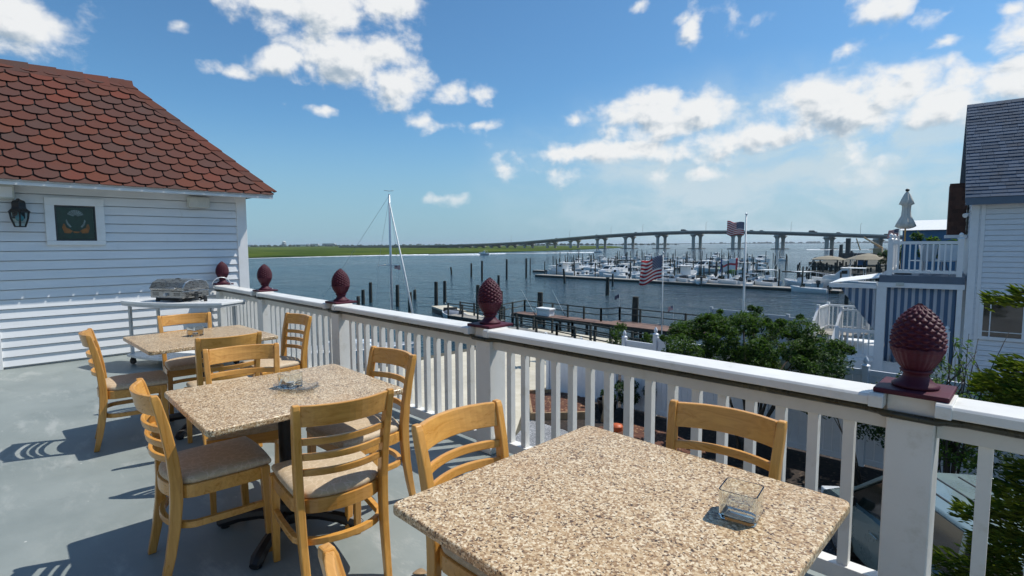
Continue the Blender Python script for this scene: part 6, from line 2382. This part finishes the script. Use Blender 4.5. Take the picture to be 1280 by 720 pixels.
g = MB().tube([(0, 0, 0), (0, 0, 0.55)], 0.012, 6).link('flag_staff', 'boat_top')
g.location = (-3.75, HY + 4.02, 1.5)
tag(g, 'short flag staff fixed to the upper porch railing beside the cream umbrella', 'flag staff')

# ------------------------------------------------------------------ huts, pier and crane at the marina's right end
def hut(label, x, y, zf, w, ze, zp, legs_to):
    t = thing('thatched_hut', label, 'hut', (x, y, 0))
    m = MB()
    m.lathe([(w * 0.5, ze), (w * 0.49, ze + 0.12), (w * 0.28, (ze + zp) / 2 + 0.15), (0.05, zp)], 8)
    m.link('thatch_roof', 'thatch', t)
    for sx in (-1, 1):
        for sy in (-1, 1):
            MB().tube([(sx * w * .32, sy * w * .32, legs_to), (sx * w * .32, sy * w * .32, ze + 0.05)], 0.12, 8).link('post', 'piling', t)
    bx((-w * .4, -w * .4, zf - 0.15), (w * .4, w * .4, zf)).link('deck', 'dark_timber', t)
    return t


hut('thatched hut on tall dark stilts over the water at the marina end', -28.6, 112.6, -2.9, 6.0, -1.75, -0.95, WZ - 0.5)
hut('wide thatched hut with blue tarp on the shore behind the awning', -30.4, 153.5, -4.1, 9.6, -2.75, -1.15, WZ - 0.5)
tp = MB().box((0, 0, 0.9), (2.0, 0.3, 1.7), (R(6), 0, R(20)))
o = tp.link('blue_tarp', 'blue', bevel=0.03)
o.location = (-30.9, 150.5, -4.098)
tag(o, 'blue tarp hanging under the wide thatched hut', 'tarp')
pier = thing('timber_pier', 'dark weathered timber pier on many piles right of the marina', 'pier', (-26, 104, 0))
for k in range(4):
    bx((-6 + k * 1.5, -6 + 7 * k, -3.6 - 0.15 * k), (9 + k * 2, -4.4 + 7 * k, -3.4 - 0.15 * k)).link('deck', 'dark_timber', pier)
rg = random.Random(12)
for k in range(60):
    x, y = rg.uniform(-6, 10), rg.uniform(-6, 18)
    MB().tube([(x, y, WZ - 0.5), (x + rg.uniform(-.1, .1), y, rg.uniform(-3.4, -1.9))], 0.16, 7).link('pile', 'piling', pier)
xb = MB()
for k in range(12):
    x, y = rg.uniform(-5, 9), rg.uniform(-5, 16)
    xb.tube([(x, y, -4.6), (x + 3, y + 1, -3.5)], 0.09, 4)
xb.link('cross_braces', 'piling', pier)
sh2 = thing('marina_shore', 'x', 'shore')
bpy.data.objects.remove(sh2)
struct('spit', MB().prism([(-50, 176), (-30, 140), (-14, 120), (60, 100), (120, 300), (-20, 420), (-52, 300)], WZ - 1, WZ + 0.7), 'earth')
crane = thing('barge_crane', 'tan lattice crane boom on a dark barge before the bridge', 'crane', (-50, 260, 0))
bx((-10, -4, WZ), (10, 5, WZ + 2.0)).link('barge', 'boat_dark', crane)
bm = MB()
a, b = Vector((-3.0, -2, 3.5)), Vector((2.8, 3.7, -1.2))
for s in (-.35, .35):
    bm.tube([tuple(a + Vector((0, 0, s * .5))), tuple(b + Vector((0, 0, s)))], 0.16, 4)
for k in range(8):
    p, q = a.lerp(b, k / 8), a.lerp(b, (k + 1) / 8)
    bm.tube([tuple(p + Vector((0, 0, .2))), tuple(q + Vector((0, 0, -.3)))], 0.08, 4)
bm.link('boom', 'yellow_lift', crane)
MB().tube([(-5.2, -4.2, 3.1), (-3.8, -3, -1.8)], 0.22, 6).link('strut', 'yellow_lift', crane)
bx((-9.2, -3, WZ + 2), (-7.6, -1.5, 3.2)).link('spud_tower', 'boat_dark', crane)
bx((0, 0, WZ + 2), (3, 3, -1.0)).link('cab', 'yellow_lift', crane)
rg = random.Random(3)
for k, (x, y, h, w) in enumerate(((-24.5, 141, 4.2, 1.5), (-22.5, 143.5, 5.0, 1.9), (-20, 148, 4.6, 2.0))):
    c = [(rg.gauss(0, w * .4), rg.gauss(0, w * .4), h * rg.uniform(.35, .95), w * .5) for _ in range(9)]
    bush('waterside_tree', ['leftmost bushy green tree by the wide thatched hut', 'middle bushy green tree behind the white awning', 'rightmost bushy green tree half hidden by the porch railing'][k], 'tree', (x, y, WZ + 0.6), c, 150, 0.28, 40 + k, 'leaf', 3, rad=0.09)
for k, (px_, py_, h) in enumerate(((-62, 262, 5.5), (-67, 268, 3.2), (-60, 270, 2.6), (-57, 258, 2.2))):
    o = MB().prism([(-0.7, 0), (0.7, 0), (0.6, h), (-0.5, h * .96)], -0.6, 0.6, 'y').link('work_shed', 'boat_dark', bevel=0.05)
    o.location = (px_, py_, WZ + 0.2)
    tag(o, ['tall dark block standing on the work barge left of the crane boom', 'dark low block leftmost on the work barge', 'dark low block behind the tall one on the work barge', 'dark low block nearest the crane boom'][k], 'shed')
bo = bx((-70, 254, WZ - 0.3), (-52, 272, WZ + 0.2)).link('work_barge', 'boat_dark')
tag(bo, 'dark flat work barge carrying blocks left of the crane boom', 'barge')

# ------------------------------------------------------------------ the bridge
BZ = [(-1100, -1.6), (-900, -1.2), (-764, -0.4), (-685, 0.9), (-608, 2.3), (-536, 4.5), (-492, 7.0), (-451, 9.5), (-407, 11.8), (-365, 13.4), (-321, 14.5), (-277, 14.8), (-233, 14.0), (-189, 12.2), (-145, 10.0), (-106, 7.8), (-69, 5.6), (-20, 2.5), (60, -1.5)]
BY = 571.0


def bz(x):
    for (x0, z0), (x1, z1) in zip(BZ, BZ[1:]):
        if x <= x1:
            return z0 + (z1 - z0) * (x - x0) / (x1 - x0)
    return BZ[-1][1]


br_ = thing('highway_bridge', 'long concrete highway bridge on twin column piers across the bay', 'bridge', (0, BY, 0))
m, g_ = MB(), MB()
xs = [-1100 + 8 * k for k in range(146)]
def strip(mb, y0, y1, dz0, dz1):
    o = len(mb.v)
    for x in xs:
        z = bz(x - 4) * .25 + bz(x) * .5 + bz(x + 4) * .25
        mb.v += [(x, y0, z + dz0), (x, y1, z + dz0), (x, y1, z + dz1), (x, y0, z + dz1)]
    for i in range(len(xs) - 1):
        for k in range(4):
            a, b = o + i * 4 + k, o + i * 4 + (k + 1) % 4
            mb.f.append((a, a + 4, b + 4, b))
strip(m, -11, 11, -0.9, -0.35)
strip(m, -11.2, -10.75, -0.34, 0.55)
strip(m, 10.75, 11.2, -0.34, 0.55)
m.link('deck', 'bridge', br_)
for y in (-8.6, -4.2, 0.2, 4.4, 8.6):
    strip(g_, y - 0.35, y + 0.35, -3.1, -0.905)
g_.link('girders', 'bridge_dark', br_)
for x in [-1040 + 33 * k for k in range(13)] + [-607, -572, -536, -492, -451, -407, -365, -321, -277, -233, -189, -145, -106, -69, -34]:
    zt = bz(x) - 3.11
    if zt < WZ + 0.6:
        continue
    for y in (-8.5, 8.5):
        p = MB()
        hh = zt - WZ
        prof = [(2.1, WZ - 1), (2.1, WZ + 0.2), (1.75, WZ + 0.9 if hh > 3 else WZ + 0.3)]
        p.lathe([(1.75, WZ - 1), (1.75, max(WZ + .3, zt - 4.2)), (2.0, max(WZ + .35, zt - 3.2)), (2.9, max(WZ + .4, zt - 1.9)), (4.3, zt - 1.3 if hh > 2 else zt - .3)], 16, (x, y, 0))
        pier_ = p.link('pier', 'bridge', br_, smooth=35)
    bx((x - 1.9, -12.4, max(WZ + .45, zt - 1.28)), (x + 1.9, 12.4, zt - 0.005)).link('pier_cap', 'bridge', pier_)
    if x > -560:
        bx((x - 4.2, -13.5, WZ - 1.0), (x + 4.2, 13.5, WZ + 0.75)).link('footing', 'bridge_dark', pier_)
for k, x in enumerate((-562, -451, -385, -340, -262, -176, -118)):
    lp = thing('street_lamp', 'tall thin lamp post rising from the highway bridge deck', 'lamp post', (x, BY - 10.4, bz(x) - 0.34), 0, 'lamp posts on the bridge')
    MB().tube([(0, 0, 0), (0, 0, 9), (0, 1.0, 10), (0, 2.2, 10.2)], [0.14, 0.10, 0.09, 0.08], 6).link('pole', 'bridge_dark', lp)
    bx((-0.2, 2.0, 10.1), (0.2, 2.9, 10.3)).link('lamp_head', 'bridge_dark', lp)
first = None
for k, x in enumerate((-478, -410, -352, -290, -215, -205, -158, -136, -99)):
    z = bz(x) - 0.34
    if first is None:
        first = thing('distant_car', 'tiny vehicle driving on the highway bridge deck', 'car', (x, BY - 5, z), math.atan2(0, 1), 'vehicles on the bridge')
        MB().prism([(-2.3, 0.3), (2.3, 0.3), (2.25, 0.95), (1.2, 1.05), (0.5, 1.75), (-1.9, 1.75), (-2.3, 1.05)], -0.95, 0.95, 'y').link('body', 'boat_dark', first)
        for xx in (-1.4, 1.4):
            MB().tube([(xx, -1.0, 0.34), (xx, 1.0, 0.34)], 0.34, 10).link('wheel', 'tyre', first)
        ftree = tree_of(first)
    else:
        s = 1.0 if k % 3 else 1.55
        dup(first, (x, BY - 5, z), 0, None, None, ftree, (s, s, s))

# ------------------------------------------------------------------ far shore landmarks
wt = thing('water_tower', 'white globe water tower on the far shore above the marsh', 'water tower', (-2219, 892, 0))
MB().lathe([(1.0, 9.2), (4.5, 10), (6.8, 12), (7.3, 14), (6.6, 16), (4, 17.6), (0.5, 18.2)], 20).link('tank', 'far_white', wt, smooth=True)
MB().lathe([(9.5, -4), (9.5, 8.0), (6.5, 9.3), (2.0, 10.2)], 18).link('tower', 'far_grey', wt, smooth=40)
rg = random.Random(9)
FB = [('long low white building on the far shore right of the water tower', -2268, 985, 70, 5.0, 'far_white'), ('pale building with a tower block behind the trees on the far shore', -2178, 1068, 55, 9.5, 'far_grey'), ('small white building just left of the water tower on the far shore', -2300, 845, 40, 4.0, 'far_white'), ('low white building nearest the clapboard house on the far shore', -2330, 790, 50, 4.5, 'far_white'), ('wide pale hangar like building on the far shore, right of the long white one', -2235, 1030, 36, 8.0, 'far_white'), ('single pale building above the marsh, right of the sailboat mast', -1906, 1347, 18, 5.5, 'far_white'), ('small grey building left of the hangar on the far shore', -2255, 1012, 14, 7.5, 'far_grey')]
for lb, x, y, w, h, mt in FB:
    t = thing('far_building', lb, 'building', (x, y, WZ + 1.5), R(45))
    bx((-w / 2, -8, 0), (w / 2, 8, h)).link('wall', mt, t)
    m = MB()
    m.prism([(-w * .52, h), (w * .52, h), (w * .40, h + 2.2), (-w * .40, h + 2.2)], -8.5, 8.5, 'y')
    m.link('roof', 'far_grey' if mt == 'far_white' else 'far_white', t)
    wn_ = MB()
    for k in range(int(w / 4)):
        wn_.span((-w / 2 + 1 + k * 4, -8.1, h * .35), (-w / 2 + 3 + k * 4, -8.02, h * .7))
    wn_.link('windows', 'pane', t)

# ------------------------------------------------------------------ air over the bay
hz_m = bpy.data.materials.new('sea_haze')
hz_m.use_nodes = True
hz_m.node_tree.nodes.clear()
_N = NT(hz_m.node_tree)
_o = _N.new('ShaderNodeOutputMaterial')
_v = _N.new('ShaderNodeVolumePrincipled')
_v.inputs['Color'].default_value = (0.80, 0.90, 1.0, 1)
_v.inputs['Density'].default_value = 0.00009
_v.inputs['Anisotropy'].default_value = 0.2
_N.l.new(_v.outputs[0], _o.inputs['Volume'])
M['haze'] = hz_m
hzo = bx((-9100, -1600, WZ - 3.0), (5100, 9600, 34)).link('haze', 'haze')
tag(hzo, kind='stuff')
